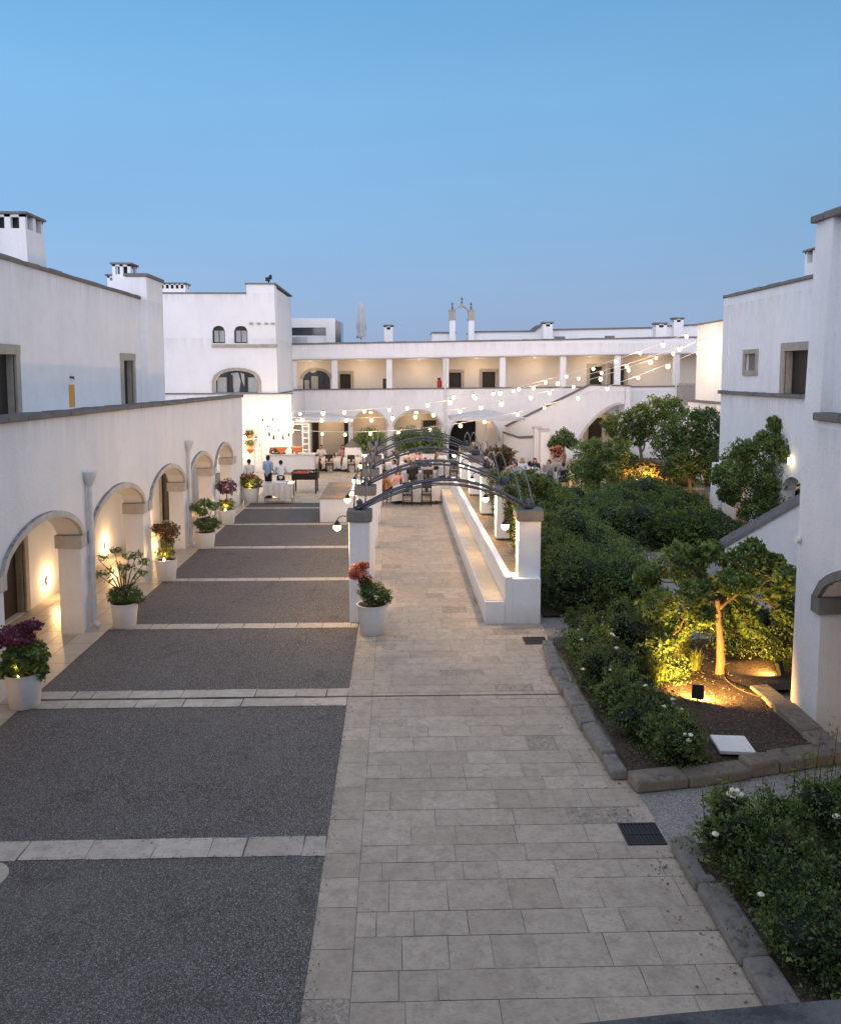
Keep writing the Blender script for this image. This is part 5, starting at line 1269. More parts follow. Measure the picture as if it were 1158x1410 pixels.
def figure(pose):
    if pose=='seated':
        hip=.53; J=dict(p=(0,0,.53),c=(0,.02,.92),n=(0,.03,1.06),h=(0,.055,1.20))
        sh=lambda s:(s*.175,.0,1.00); el=lambda s:(s*.235,.14,.78); wr=lambda s:(s*.15,.34,.79)
        hp=lambda s:(s*.09,0,.52); kn=lambda s:(s*.11,.42,.52); an=lambda s:(s*.11,.42,.09)
    elif pose=='standing':
        J=dict(p=(0,0,.93),c=(0,.0,1.30),n=(0,.01,1.46),h=(0,.03,1.61))
        sh=lambda s:(s*.18,.0,1.40); el=lambda s:(s*.24,.0,1.12); wr=lambda s:(s*.20,.20,1.0)
        hp=lambda s:(s*.09,0,.90); kn=lambda s:(s*.10,.02,.49); an=lambda s:(s*.10,-.01,.09)
    elif pose=='working':
        J=dict(p=(0,-.05,.92),c=(0,.06,1.27),n=(0,.12,1.41),h=(0,.19,1.54))
        sh=lambda s:(s*.18,.08,1.37); el=lambda s:(s*.26,.20,1.12); wr=lambda s:(s*.18,.42,1.03)
        hp=lambda s:(s*.09,-.05,.90); kn=lambda s:(s*.11,.0,.49); an=lambda s:(s*.12,-.03,.09)
    h=Vector(J['h'])
    caps=[(J['p'],J['c'],.125,.135),(J['c'],J['n'],.12,.06),(J['n'],J['h'],.052,.07),(h+Vector((0,-.01,.02)),h+Vector((0,.015,-.02)),.094,.078),(h+Vector((0,.03,-.07)),h+Vector((0,.035,-.06)),.05,.05),
          (h+Vector((0,.095,-.01)),h+Vector((0,.108,-.035)),.010,.015)]
    for s in (-1,1):
        S,E_,W_=Vector(sh(s)),Vector(el(s)),Vector(wr(s))
        caps+=[(J['c'],S,.10,.065),(S,E_,.056,.042),(E_,W_,.040,.028),(h+Vector((s*.085,-.0,-.01)),h+Vector((s*.09,-.005,.01)),.018,.018)]
        d=(W_-E_).normalized(); side=Vector((-s,0,0)); side=(side-d*side.dot(d)).normalized(); K=W_+d*.075
        caps.append((W_,K,.026,.036))
        for f in range(4):
            b=K+side*(.030-.020*f); m_=b+d*(.035+.006*(f in (1,2))); e=m_+d*.022+Vector((0,0,-.022)); caps+=[(b,m_,.0105,.0095),(m_,e,.0095,.008)]
        tb=W_+d*.03+side*.025; caps+=[(tb,tb+side*.028+d*.022,.012,.010),(tb+side*.028+d*.022,tb+side*.03+d*.05,.010,.009)]
        Hh,Kn,An=Vector(hp(s)),Vector(kn(s)),Vector(an(s))
        caps+=[(J['p'],Hh,.11,.095),(Hh,Kn,.088,.058),(Kn,An,.054,.036),(An+Vector((0,-.03,-.04)),An+Vector((0,.13,-.055)),.036,.030)]
    body=capsules(caps,.011,SKIN,'body')
    sc_=[(J['p'],J['c'],.142,.152),(J['c'],Vector(J['n'])-Vector((0,0,.05)),.138,.085)]
    tr=[(Vector(J['p'])-Vector((0,0,.0)),Vector(J['p'])+Vector((0,0,.03)),.140,.138)]; so=[]
    for s in (-1,1):
        S,E_,W_=Vector(sh(s)),Vector(el(s)),Vector(wr(s)); sc_+=[(J['c'],S,.115,.078),(S,S.lerp(E_,.85),.070,.060)]
        if pose=='working': sc_.append((E_,E_.lerp(W_,.8),.055,.042))
        Hh,Kn,An=Vector(hp(s)),Vector(kn(s)),Vector(an(s)); tr+=[(Hh,Kn,.103,.072),(Kn,An.lerp(Kn,.08),.070,.054)]
        so.append((An+Vector((0,-.04,-.045)),An+Vector((0,.14,-.055)),.045,.038))
    shirt=capsules(sc_,.014,CL['white'],'shirt'); tro=capsules(tr,.014,CL['black'],'trousers'); shoe=[capsules([q],.014,CL['black'],'shoe',1) for q in so]
    short=capsules([(h+Vector((0,-.03,.03)),h+Vector((0,-.015,.05)),.095,.088),(h+Vector((0,-.045,-.03)),h+Vector((0,-.04,.0)),.07,.08)],.012,HAIR['dark'],'hair')
    long_=capsules([(h+Vector((0,-.03,.03)),h+Vector((0,-.01,.05)),.100,.090),(h+Vector((0,-.05,.0)),h+Vector((0,-.085,-.20)),.09,.07),(h+Vector((-.07,-.03,-.02)),h+Vector((-.085,-.04,-.16)),.04,.03),(h+Vector((.07,-.03,-.02)),h+Vector((.085,-.04,-.16)),.04,.03)],.012,HAIR['brown'],'hair')
    eye=MB(); 
    for s in (-1,1): eye.ball((h.x+s*.032,h.y+.078,h.z+.012),.011,8,6)
    mo=MB().tube([(h.x-.024,h.y+.084,h.z-.058),(h.x,h.y+.090,h.z-.060),(h.x+.024,h.y+.084,h.z-.058)],.006,5)
    return dict(body=body,shirt=shirt,trousers=tro,shoes=shoe,short=short,long=long_,eye=eye.bake('eyes'),mouth=mo.bake('mouth'))
FIG = {k: figure(k) for k in ('seated','standing','working')}
def person(x, y, rz, label, pose='seated', shirt='white', trousers='black', hair='dark', longh=False, group=None, s=1.0, z=None):
    F = FIG[pose]; t = thing('person', label, 'person', (x,y,(0 if pose!='seated' else -.0)+.006 if z is None else z), rz, group); t.scale=(s,s,s)
    def part(name, me, mat):
        o = bpy.data.objects.new(name, me); col.objects.link(o); o.parent = t
        o.material_slots[0].link='OBJECT'; o.material_slots[0].material = mat; return o
    part('body',F['body'],SKIN); part('shirt',F['shirt'],CL[shirt]); part('trousers',F['trousers'],CL[trousers]); part('shoe',F['shoes'][0],CL['black']); part('shoe',F['shoes'][1],CL['black']); part('hair',F['long' if longh else 'short'],HAIR[hair])
    for k,mt in (('eye',M['black']),('mouth',CL['red'])):
        if not F[k].materials: F[k].materials.append(mt)
        part('eyes' if k=='eye' else 'mouth',F[k],mt)
    return t
def diner(x,y,rz,label,chairlabel,**kw):
    person(x,y,rz,label,**kw); c = Vector((math.sin(rz),-math.cos(rz)))*.02
    chair(x+c.x,y+c.y,rz,chairlabel)
G='guests dining on the terrace'
diner(-.42,34.0,-PI/2+.5,'long haired woman in orange top at the left end of the front table','dark chair of the woman in orange at the front table',shirt='orange',hair='blond',longh=True,group=G)
diner(.08,34.95,PI,'person with bare arms and pinkish top behind the front table on the left','chair behind the front table on the left',shirt='pink',hair='brown',longh=True,group=G)
diner(.75,37.9,0,'person in black seen from behind in the second row','chair of the person in black, second row',shirt='black',hair='blond',longh=True,group=G)
diner(1.45,37.9,0,'dark haired person in pale patterned shirt seen from behind in the second row','chair of the person in the pale shirt, second row',shirt='beige',hair='brown',group=G)
diner(.6,39.7,PI,'person facing the camera behind the second row table, left','chair behind the second row table, left',shirt='white',hair='grey',group=G)
diner(1.4,39.7,PI,'person in navy facing the camera behind the second row table, right','chair behind the second row table, right',shirt='navy',hair='brown',group=G)
diner(-.9,44.1,PI,'diner in white behind the table by the left round bush','chair behind the table by the left round bush',shirt='white',hair='dark',group=G)
diner(.6,43.8,PI,'diner in beige behind the table by the middle round bush','chair behind the middle round bush table, left',shirt='beige',hair='brown',longh=True,group=G)
diner(1.15,43.8,PI,'diner in pink behind the table by the middle round bush','chair behind the middle round bush table, right',shirt='pink',hair='dark',longh=True,group=G)
diner(2.4,43.4,PI,'diner in white behind the table by the right round bush','chair behind the right round bush table, left',shirt='white',hair='brown',group=G)
diner(3.3,43.4,PI,'diner in grey behind the table by the right round bush','chair behind the right round bush table, right',shirt='grey',hair='dark',group=G)
diner(4.1,37.5,-PI/2,'diner in dark red shirt left of the table behind the hedge','chair of the diner in dark red',shirt='red',hair='brown',longh=True,group=G)
diner(5.45,37.5,PI/2,'man in light blue shirt right of the table behind the hedge','chair of the man in light blue',shirt='blue',hair='dark',group=G)
diner(6.0,39.4,PI,'diner in white behind the napkin table, left','chair behind the napkin table, left',shirt='white',hair='blond',longh=True,group=G)
diner(6.6,39.4,PI,'diner in black behind the napkin table, right','chair behind the napkin table, right',shirt='black',hair='brown',longh=True,group=G)
diner(6.1,37.8,0,'diner in white with back to the camera at the napkin table','front chair at the napkin table',shirt='white',hair='dark',group=G)
diner(7.6,37.5,0,'diner in grey with back to the camera at the rightmost table','front chair at the rightmost table',shirt='grey',hair='brown',group=G)
diner(8.2,39.0,PI,'diner in beige facing the camera at the rightmost table','chair behind the rightmost table',shirt='beige',hair='grey',group=G)
diner(4.3,44.3,PI,'diner in navy below the right parasol','chair behind the table below the right parasol',shirt='navy',hair='dark',group=G)
diner(4.5,42.7,0,'diner in white with back to the camera below the right parasol','front chair at the table below the right parasol',shirt='white',hair='brown',longh=True,group=G)
diner(-4.2,47.0,PI,'diner in white behind the left parasol tables','chair behind the left parasol tables, left',shirt='white',hair='dark',group=G)
diner(-3.0,47.0,PI,'diner in pink behind the left parasol tables','chair behind the left parasol tables, right',shirt='pink',hair='brown',longh=True,group=G)
for q,(x,y,rz,sh,hr_,lg,lab,cl_) in enumerate([
 (-1.3,43.2,-PI/2,'black','brown',True,'guest in black left of the table by the left round bush','chair left of the table by the left round bush'),
 (-.15,43.3,PI/2,'white','dark',False,'guest in white right of the table by the left round bush','chair right of the table by the left round bush'),
 (2.05,42.5,-PI/2,'beige','blond',True,'guest in beige left of the table by the right round bush','chair left of the right round bush table'),
 (3.75,42.5,PI/2,'blue','dark',False,'guest in blue right of the table by the right round bush','chair right of the right round bush table'),
 (-1.15,38.6,-PI/2,'red','dark',True,'guest in red left of the small second row table','chair left of the small second row table'),
 (-.05,38.7,PI/2,'white','brown',False,'guest in white right of the small second row table','chair right of the small second row table'),
 (5.35,38.7,-PI/2,'pink','brown',True,'guest in pink at the left end of the napkin table','chair at the left end of the napkin table'),
 (7.15,38.5,PI/2,'grey','dark',False,'guest in grey at the right end of the napkin table','chair at the right end of the napkin table'),
 (5.2,43.6,PI/2,'black','dark',False,'guest in black right of the table below the right parasol','chair right of the table below the right parasol'),
 (-5.2,46.8,PI,'blue','brown',False,'guest in blue behind the leftmost table under the left parasol','chair behind the leftmost table under the left parasol'),
 (-2.3,46.5,PI,'white','blond',True,'guest in white behind the rightmost table under the left parasol','chair behind the rightmost table under the left parasol')]):
    diner(x,y,rz,lab,cl_,shirt=sh,hair=hr_,longh=lg,group=G)
p = gz(370,681,0); person(p.x,p.y,-.5,'cook in pale blue shirt and dark apron standing left of the grill','standing','blue','black','dark')
p = gz(387,684,0); person(p.x,p.y+.1,.1,'cook in white jacket bending over the work table by the grill','working','white','black','dark',s=.94)
p = gz(343,684,0); person(p.x,p.y+.2,.6,'waiter in white behind the last potted plant of the arcade','standing','white','black','dark',s=.93)
p = gz(640,655,0); person(p.x,p.y,.2,'waiter in white shirt standing beside the right parasol pole','standing','white','black','dark')
p = gz(652,652,0); person(p.x,p.y,2.6,'standing guest in black near the stone archway','standing','black','navy','brown')

# grill
a = gz(402,680,0); b = gz(436,682,0); t = thing('charcoal_grill', 'long black charcoal grill on legs with glowing embers', 'grill', (a.x,a.y,0))
x0,x1,y0,y1 = a.x,b.x,a.y,a.y+.95
m = MB(); m.box(x0,x1,y0,y0+.04,.62,.90); m.box(x0,x1,y1-.04,y1,.62,.98); m.box(x0,x0+.04,y0+.04,y1-.04,.62,.98); m.box(x1-.04,x1,y0+.04,y1-.04,.62,.98); m.box(x0+.04,x1-.04,y0+.04,y1-.04,.62,.70); m.build('fire_box', M['black'], t)
for x in (x0+.05,x1-.11):
    for y in (y0+.03,y1-.09): MB().box(x,x+.06,y,y+.06,0,.62).build('leg', M['darkiron'], t)
m = MB(); rr = random.Random(5)
for i in range(70): m.ball((rr.uniform(x0+.08,x0+(x1-x0)*.62),rr.uniform(y0+.08,y1-.08),.84+rr.uniform(0,.08)),rr.uniform(.03,.05),6,4)
m.build('embers', M['coal'], t)
m = MB()
for i in range(14): x=x0+.06+i*(x1-x0-.12)/13; m.tube([(x,y0+.03,.95),(x,y1-.03,.95)],.006,4)
m.build('grill_grate', M['steel'], t)
# work table of the cooks
a = gz(363,694,0); b = gz(404,694,0); t = thing('work_table', 'steel work table with white cloth in front of the cooks', 'work table', (a.x,a.y,0)); x0,x1,y0,y1=a.x,b.x,a.y,a.y+.75
MB().box(x0,x1,y0,y1,.78,.83).build('tabletop', M['steel'], t, bevel=.01)
for x in (x0+.03,x1-.08):
    for y in (y0+.03,y1-.08): MB().box(x,x+.05,y,y+.05,.05,.78).build('leg', M['steel'], t)
MB().box(x0+.03,x1-.03,y0+.03,y1-.03,.20,.23).build('lower_shelf', M['steel'], t)
m = MB(); vs=[];fs=[]; n=26
for r_,z in enumerate((.84,.82,.5,.27)):
    for k in range(n+1):
        x=x0+(x1-x0)*k/n; vs.append((x, y0-.012-.018*r_*(.6+math.sin(k*1.3)*.6), z+(.10*math.sin(k*.25) if z<.3 else 0)))
for r_ in range(3):
    for k in range(n): fs.append((r_*(n+1)+k,r_*(n+1)+k+1,(r_+1)*(n+1)+k+1,(r_+1)*(n+1)+k))
m.add(vs,fs); tag(m.build('work_cloth', M['cloth'], None, smooth=True),'white cloth hanging from the front of the cooks work table','cloth')
tag(MB().box(x0+.35,x0+.95,y0+.1,y0+.6,.832,.90,.02,.02).build('food_tray', M['steel'], None, bevel=.01),'steel food tray on the cooks work table','tray')
tag(MB().box(x0+.05,x0+.3,y0+.1,y0+.4,.232,.34).build('storage_box', M['black']),'black box on the lower shelf of the work table, left','box')
tag(MB().box(x1-.45,x1-.15,y0+.1,y0+.4,.232,.36).build('storage_box', M['black']),'black box on the lower shelf of the work table, right','box')

# buffet, ladders, hanging lamp and decorations at the house wall
YB = 44.0
a = gy(366,618,YB); b = gy(433,644,YB)
t = thing('buffet_counter', 'long white buffet counter in front of the warm lit house wall', 'counter', ((a.x+b.x)/2,YB,0))
MB().box(a.x,b.x,YB,YB+.7,0,1.05).build('counter_body', M['cloth'], t, bevel=.02); MB().box(a.x-.05,b.x+.05,YB-.05,YB+.75,1.05,1.10).build('counter_top', M['cloth'], t)
MB().box(a.x,b.x,YB-.04,YB,.0,.12).build('plinth', M['capital'], t)
def tri_cloth(pxc,py,w,lab,Y=YB-.07):
    p = gy(pxc,py,Y); m = MB(); z=p.z
    m.add([(p.x-w,Y,z),(p.x+w,Y,z),(p.x,Y-.02,z-w*1.05),(p.x-w,Y+.35,z+.012),(p.x+w,Y+.35,z+.012)],[(0,2,1),(0,1,4,3)])
    return tag(m.build('orange_cloth', M['orange_cloth'], None), lab, 'cloth')
tri_cloth(388,616,.36,'rust orange triangular cloth hanging from the left of the buffet'); tri_cloth(409,616,.36,'rust orange triangular cloth hanging from the right of the buffet')
tri_cloth(345,619,.24,'small rust orange triangular cloth under the plant shelf')
p = gy(383,612,YB+.3); g_ = thing('fruit_display','brown fruit and bread display on the buffet','food display',(p.x,p.y,1.1)); m = MB(); rr=random.Random(3)
for i in range(60): m.ball((p.x+rr.uniform(-.38,.38),p.y+rr.uniform(-.15,.15),1.14+rr.uniform(0,.26)),rr.uniform(.04,.07),7,5)
m.build('fruit', m_simple('brown_fruit',(.20,.09,.035),.6), g_); MB().lathe(p.x,p.y,[(.3,1.1),(.42,1.14)],16).build('bowl', M['wood_dark'], g_)
bottle(gy(403,610,YB+.4).x,YB+.4,'dark bottle with pale label standing on the buffet',1.10)
bottle(gy(372,610,YB+.4).x,YB+.4,'dark bottle at the left end of the buffet',1.10)
def ladder(label, pl, pr, Y, lean=0.0, n=6):
    a = gy(pl[0],pl[1],Y); b = gy(pr[0],pr[1],Y); t = thing('white_ladder', label, 'ladder', (a.x,Y,0)); x0,x1=a.x,b.x; z0,z1=b.z,a.z
    for x in (x0,x1): MB().box(x-.03,x+.03,Y-.02,Y+.02,max(z0,0.007),z1).build('rail', M['white_metal'], t)
    for k in range(n): z=max(z0,.01)+(z1-z0)*(k+.6)/n; MB().box(x0+.03,x1-.03,Y-.012,Y+.012,z-.022,z+.022).build('rung', M['white_metal'], t)
    return t
ladder('decorative white ladder standing left of the buffet',(351,617),(361,652),43.6,n=4)
ladder('decorative white ladder at the right end of the buffet',(417,584),(426,640),44.75,n=7)
a = gy(344,584,44.8); b = gy(427,584,44.8)
t = thing('hanging_rail', 'thin white rail above the buffet with small dark bottles dangling from strings', 'rail', (a.x,44.8,a.z))
MB().tube([(a.x,44.8,a.z),(b.x,44.8,a.z)],.03,6).build('rail', M['white_metal'], t)
MB().tube([(a.x+.1,44.8,.006),(a.x+.1,44.8,a.z)],.025,6).build('post', M['white_metal'], t); MB().tube([(b.x,44.8,.006),(b.x,44.8,a.z)],.025,6).build('post', M['white_metal'], t)
for i,(pxl,py) in enumerate(((362,577),(376,577),(356,589),(369,588),(384,590),(353,603),(371,597),(377,602),(390,602),(357,612),(340,600),(398,598))):
    q = gy(pxl,py,44.72); s_ = 1 if q.z<a.z else 0
    m = MB(); m.lathe(q.x,44.72,[(.05,q.z-.13),(.055,q.z-.1),(.05,q.z+.03),(.02,q.z+.10),(.02,q.z+.14)],8)
    if s_: m.tube([(q.x,44.72,q.z+.12),(q.x,44.78,a.z)],.004,3)
    tag(m.build('hanging_bottle', M['black']), 'small dark bottle hanging in the display above the buffet', 'bottle', 'small dark bottles hanging above the buffet')
# plant shelf
p = gy(345,618,44.5); t = thing('plant_shelf','white shelf with lit yellow green plants beside the buffet','shelf',(p.x,44.5,0)); q = gy(336,620,44.5).x; r_ = gy(357,620,44.5).x; ys = 44.6
for py in (590,604,618): z = gy(345,py,44.5).z; MB().box(q,r_,44.5,44.85,z-.03,z).build('board', M['white_metal'], t)
for x in (q+.03,r_-.03): MB().box(x-.025,x+.025,44.62,44.67,.006,gy(345,588,44.5).z).build('upright', M['white_metal'], t)
for i,py in enumerate((604,618)):
    z = gy(345,py,44.5).z; pl = thing('shelf_plant',('upper','lower')[i]+' yellow lit plant on the white plant shelf','plant',(p.x,44.6,z))
    MB().lathe(p.x-.05,44.66,[(.10,z),(.13,z+.16)],10).build('pot', M['orange_cloth'], pl); foliage('foliage',[((p.x-.05,44.66,z+.27),(.24,.14,.16),260,.3)],.09,930+i,M['leaf_yellow'],pl)
    point('shelf_light',(p.x+.2,44.35,z+.3),7,(1,.75,.4),.05)
# starburst lamp
p = gy(394,586,43.9); t = thing('starburst_lamp','big round starburst lamp of tiny lights above the buffet','lamp',(p.x,43.9,p.z)); m = MB(); m2 = MB(); rr = random.Random(8)
for i in range(170):
    d = Vector((rr.gauss(0,1),rr.gauss(0,1),rr.gauss(0,1))).normalized(); e = Vector((p.x,43.9,p.z))+d*rr.uniform(.30,.47); m.ball(e,.022,6,4); m2.tube([(p.x,43.9,p.z),e],.003,3)
m.build('tiny_lights', M['spark'], t); m2.build('rays', M['white_metal'], t); MB().tube([(p.x,43.9,p.z),(p.x,43.9,p.z+1.3)],.01,5).build('cord', M['white_metal'], t)
point('starburst_light',(p.x,43.3,p.z),70,(1,.80,.50),.35,t)

# parasols
def parasol(label, x, y, w, zr, za, pole=True):
    t = thing('open_parasol', label, 'parasol', (x,y,0)); h=w/2; n=8
    m = MB(); vs=[(x,y,za)]; fs=[]
    ring=[]
    for r_,(f,zz) in enumerate(((.5,zr+(za-zr)*.47),(1,zr),(1.005,zr-.16))):
        for k in range(16):
            a=2*PI*k/16+PI/16; c=math.cos(a); s=math.sin(a); q=max(abs(c),abs(s)); vs.append((x+h*f*c/q*(1),y+h*f*s/q,zz-(.04 if k%2 and r_==1 else 0)))
    for k in range(16): fs.append((0,1+k,1+(k+1)%16))
    for r_ in range(2):
        for k in range(16): fs.append((1+r_*16+k,1+(r_+1)*16+k,1+(r_+1)*16+(k+1)%16,1+r_*16+(k+1)%16))
    m.add(vs,fs); m.build('canopy', M['canvas'], t)
    MB().tube([(x,y,.006),(x,y,za-.02)],.04,8).build('pole', M['white_metal'], t)
    for k in range(4):
        a=PI/4+k*PI/2; MB().tube([(x,y,za-.08),(x+h*1.38*math.cos(a),y+h*1.38*math.sin(a),zr-.02)],.014,4).build('rib', M['white_metal'], t)
    MB().box(x-.35,x+.35,y-.35,y+.35,.006,.09).build('base', M['darkiron'], t, bevel=.02)
    return t
parasol('large open white parasol over the left tables beside the buffet',-4.15,47.0,3.6,2.86,3.16)
parasol('large open white parasol in front of the stone archway',5.15,47.8,4.1,2.88,3.30)
# round bushes in planters
for i,(pxl,Y,l) in enumerate(((509,46.6,'left'),(562,46.9,'middle'),(593,46.4,'right'))):
    c = gy(pxl,600,Y); x = c.x
    t = thing('planter_bush','%s of three spiky round bushes in white planters on the terrace'%l,'planter',(x,Y,0),0,'three round bushes in white planters')
    MB().box(x-.45,x+.45,Y-.45,Y+.45,.006,.9,-.04,-.04).build('planter', M['pot'], t, bevel=.02)
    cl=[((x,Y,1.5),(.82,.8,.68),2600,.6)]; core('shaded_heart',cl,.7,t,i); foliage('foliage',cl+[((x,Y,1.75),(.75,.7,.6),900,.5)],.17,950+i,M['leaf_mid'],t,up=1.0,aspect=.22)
a = gy(475,628,46.3); b = gy(495,604,46.3)
t = thing('wellhead_block','white masonry block with grey hipped stone top beside the left bush','masonry block',((a.x+b.x)/2,46.5,0)); MB().box(a.x,b.x+.15,46.3,47.2,.006,1.25).build('block_wall', M['plaster_far'], t); MB().box(a.x-.05,b.x+.2,46.25,47.25,1.25,1.62,.35,.35).build('stone_top', M['capital'], t)
for i,(p0_,p1_,yt,Y,w,l) in enumerate(((735,745,588,46.8,.4,'left and farther of two white square posts at the stair foot'),(744,757,591,46.0,.5,'right and nearer of two white square posts at the stair foot'))):
    a = gy(p0_,yt,Y); b = gy(p1_,yt,Y); t = thing('white_post', l, 'post', ((a.x+b.x)/2,Y,0)); MB().box(a.x+.03,b.x-.03,Y,Y+w,.006,a.z-.1).build('shaft', M['plaster_far'], t); MB().box(a.x-.03,b.x+.03,Y-.05,Y+w+.05,a.z-.1,a.z).build('post_cap', M['hood'], t, bevel=.01)
p = gy(687,622,44.5); shrub('reddish topped round shrub left of the white posts', (p.x,44.5,.75), (.85,.6,.65), 1800, .12, 'leaf_olive', 507)
p = gy(700,690,34); 

# string lights
def string(label, A, B, sag, n, k0=0):
    A=Vector(A); B=Vector(B); t = thing('string_lights', label, 'string lights', tuple(A))
    def f(s): return A.lerp(B,s)-Vector((0,0,4*sag*s*(1-s)))
    MB().tube([f(k/40) for k in range(41)],.012,4).build('wire', M['white_metal'], t)
    off = wloc(t); me = None; rr = random.Random(n+k0)
    for k in range(n):
        c = f((k+.5)/n+rr.uniform(-.008,.008))-Vector((0,0,.10+rr.uniform(0,.05)))
        if me is None:
            m = MB(); m.ball((0,0,0),.088,12,8,1,1,1.1); me = m.bake('bulb'); me.materials.append(M['bulb']); me.polygons.foreach_set('use_smooth',[True]*len(me.polygons)); m3 = MB(); m3.lathe(0,0,[(.03,.08),(.03,.15)],8); ms = m3.bake('bulb_socket'); ms.materials.append(M['darkiron'])
        o = bpy.data.objects.new('bulb', me); col.objects.link(o); o.parent=t; o.location=c-off; q_=rr.uniform(.8,1.2); o.scale=(q_,q_,q_)
        s = bpy.data.objects.new('bulb_socket', ms); col.objects.link(s); s.parent=o
        if k%4==2 and c.y < 50.3: point('string_glow', c-Vector((0,0,.2)), 62, (1,.60,.28), .15, t)
    return t
R1 = gx(986,460,15.2); R2 = gx(964,452,15.2); R3 = gx(986,472,15.2); R4 = gx(958,470,14.9)
string('top string of bulbs running from the far right building to the parasol corner', R2, gy(402,566,46), 1.15, 18, 1)
string('string of bulbs running from the far right building to the house wall beside the arcade', R1, gy(345,570,44.7), 1.55, 20, 2)
string('lowest string of bulbs sagging over the tables to the lower house wall', R3, gy(350,586,44.6), 1.75, 16, 3)
string('short string of bulbs running from the far right building to the facade downpipe', R4, gy(613,545,51.8), .55, 11, 4)
string('short string of bulbs strung flat across the warm lit house wall', gy(336,566,44.8), gy(405,569,44.8), .10, 5, 5)
string('string of bulbs hanging down the end wall of the arcade', gy(337,580,44.2), gy(337,630,44.2), .0, 4, 6)
point('wall_wash_glow', (-7.6,43.2,2.6), 60, (1,.72,.42), .4)
point('wall_wash_glow', (14.0,40.0,6.4), 85, (1,.80,.52), .3)

# ================================================================== SKY, SUN, CAMERA
w = bpy.data.worlds.new('World'); sc.world = w; w.use_nodes = True; nt = w.node_tree; nt.nodes.clear()
N = lambda k: nt.nodes.new(k); Lk = nt.links.new
out = N('ShaderNodeOutputWorld'); bg = N('ShaderNodeBackground'); Lk(bg.outputs[0], out.inputs[0])
tc = N('ShaderNodeTexCoord'); sp = N('ShaderNodeSeparateXYZ'); Lk(tc.outputs['Generated'], sp.inputs[0])
rp = N('ShaderNodeValToRGB'); e = rp.color_ramp.elements
stops = [(0,(.30,.41,.63)),(.05,(.27,.41,.665)),(.16,(.215,.42,.72)),(.30,(.18,.43,.745)),(.40,(.14,.385,.70)),(.60,(.60,.70,.90)),(1,(.90,.97,1.20))]
while len(e) < len(stops): e.new(.5)
for i,(p_,c) in enumerate(stops): e[i].position=p_; e[i].color=(*c,1)
Lk(sp.outputs[2], rp.inputs[0])
sky = N('ShaderNodeTexSky'); sky.sky_type='NISHITA'; sky.sun_disc=False; sky.sun_elevation=R(2); sky.sun_rotation=R(200); sky.altitude=50; sky.dust_density=1.5
sm = N('ShaderNodeVectorMath'); sm.operation='SCALE'; sm.inputs[3].default_value=.03; Lk(sky.outputs[0], sm.inputs[0])
# twilight glow, low in the sky behind the photographer
ny = N('ShaderNodeMath'); ny.operation='MULTIPLY'; ny.inputs[1].default_value=-1; Lk(sp.outputs[1], ny.inputs[0])
mr = N('ShaderNodeMapRange'); mr.interpolation_type='SMOOTHSTEP'; mr.inputs[1].default_value=-.25; mr.inputs[2].default_value=.9; Lk(ny.outputs[0], mr.inputs[0])
me_ = N('ShaderNodeMapRange'); me_.interpolation_type='SMOOTHSTEP'; me_.inputs[1].default_value=.75; me_.inputs[2].default_value=-.05; Lk(sp.outputs[2], me_.inputs[0])
mm = N('ShaderNodeMath'); mm.operation='MULTIPLY'; Lk(mr.outputs[0], mm.inputs[0]); Lk(me_.outputs[0], mm.inputs[1])
gl = N('ShaderNodeVectorMath'); gl.operation='SCALE'; gl.inputs[0].default_value=(2.3,2.15,2.40); Lk(mm.outputs[0], gl.inputs[3])
ad = N('ShaderNodeVectorMath'); ad.operation='ADD'; Lk(rp.outputs[0], ad.inputs[0]); Lk(gl.outputs[0], ad.inputs[1])
a2_ = N('ShaderNodeVectorMath'); a2_.operation='ADD'; 
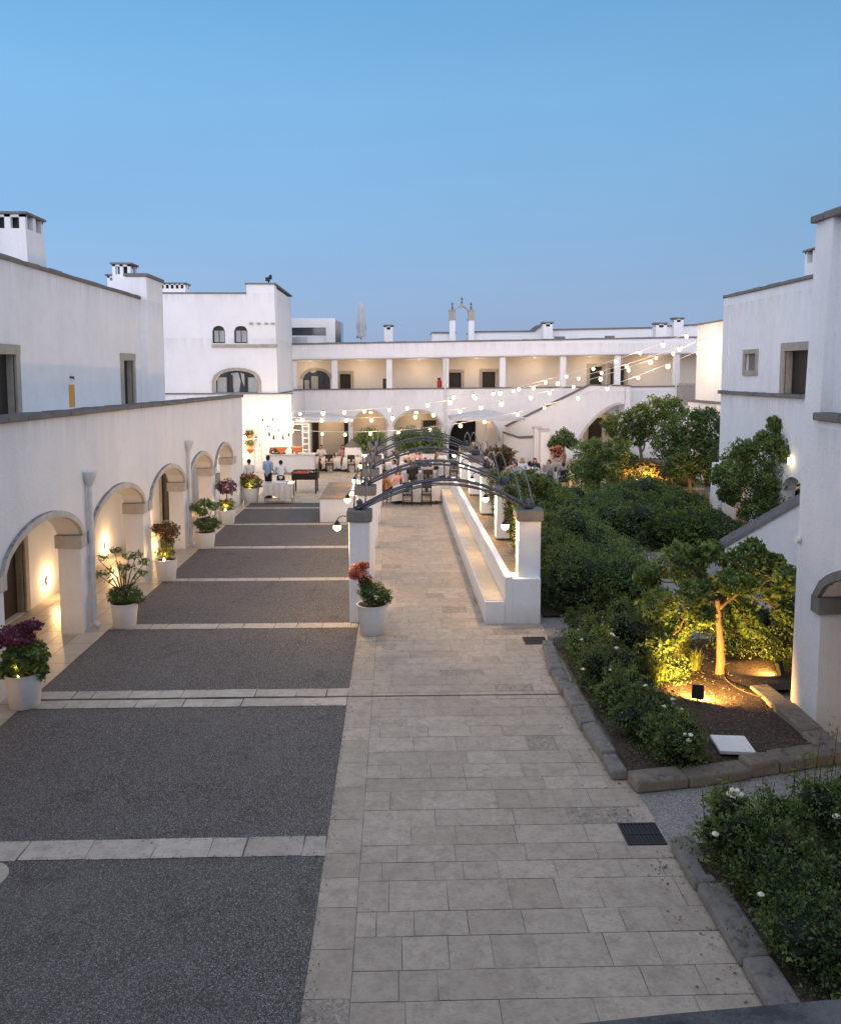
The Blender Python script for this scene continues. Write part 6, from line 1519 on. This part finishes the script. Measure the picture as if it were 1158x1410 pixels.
# the sky is a little brighter towards the left, with faint high haze
xm_ = N('ShaderNodeMath'); xm_.operation='MULTIPLY_ADD'; xm_.inputs[1].default_value=-.22; xm_.inputs[2].default_value=1.0; Lk(sp.outputs[0], xm_.inputs[0])
hz = N('ShaderNodeTexNoise'); hz.inputs['Scale'].default_value=2.2; hz.inputs['Detail'].default_value=6; hm = N('ShaderNodeMapping'); hm.inputs['Scale'].default_value=(1,1,4); Lk(tc.outputs['Generated'], hm.inputs[0]); Lk(hm.outputs[0], hz.inputs['Vector'])
hr = N('ShaderNodeMapRange'); hr.inputs[1].default_value=.3; hr.inputs[2].default_value=.7; hr.inputs[3].default_value=.965; hr.inputs[4].default_value=1.035; Lk(hz.outputs['Fac'], hr.inputs[0])
xh = N('ShaderNodeMath'); xh.operation='MULTIPLY'; Lk(xm_.outputs[0], xh.inputs[0]); Lk(hr.outputs[0], xh.inputs[1])
sx_ = N('ShaderNodeVectorMath'); sx_.operation='SCALE'; Lk(ad.outputs[0], sx_.inputs[0]); Lk(xh.outputs[0], sx_.inputs[3])
Lk(sx_.outputs[0], a2_.inputs[0]); Lk(sm.outputs[0], a2_.inputs[1])
Lk(a2_.outputs[0], bg.inputs[0]); bg.inputs[1].default_value=1.0
sl_ = bpy.data.lights.new('sun','SUN'); sl_.energy=.45; sl_.angle=R(50); sl_.color=(1,.84,.80); so_ = bpy.data.objects.new('sun', sl_); col.objects.link(so_); so_.rotation_euler=(R(64),0,R(-14))
cam = bpy.data.cameras.new('camera'); co_ = bpy.data.objects.new('camera', cam); col.objects.link(co_); sc.camera = co_
cam.sensor_fit='VERTICAL'; cam.sensor_height=24; cam.lens=FPX/1410*24; cam.shift_y=-(705-CY)/1410*1; cam.clip_start=.05; cam.clip_end=3000
mx = Matrix((Rv, Uv, -Fv)).transposed().to_4x4(); mx.translation = Vector((0,0,H)); co_.matrix_world = mx
sc.view_settings.view_transform='Standard'; sc.view_settings.look='None'; sc.view_settings.exposure=0
sc.cycles.use_denoising=True; sc.cycles.max_bounces=6; sc.cycles.diffuse_bounces=3; sc.cycles.glossy_bounces=2; sc.cycles.transmission_bounces=2; sc.cycles.transparent_max_bounces=4
sc.cycles.sample_clamp_indirect=3; sc.cycles.use_light_tree=True; sc.cycles.caustics_reflective=False; sc.cycles.caustics_refractive=False
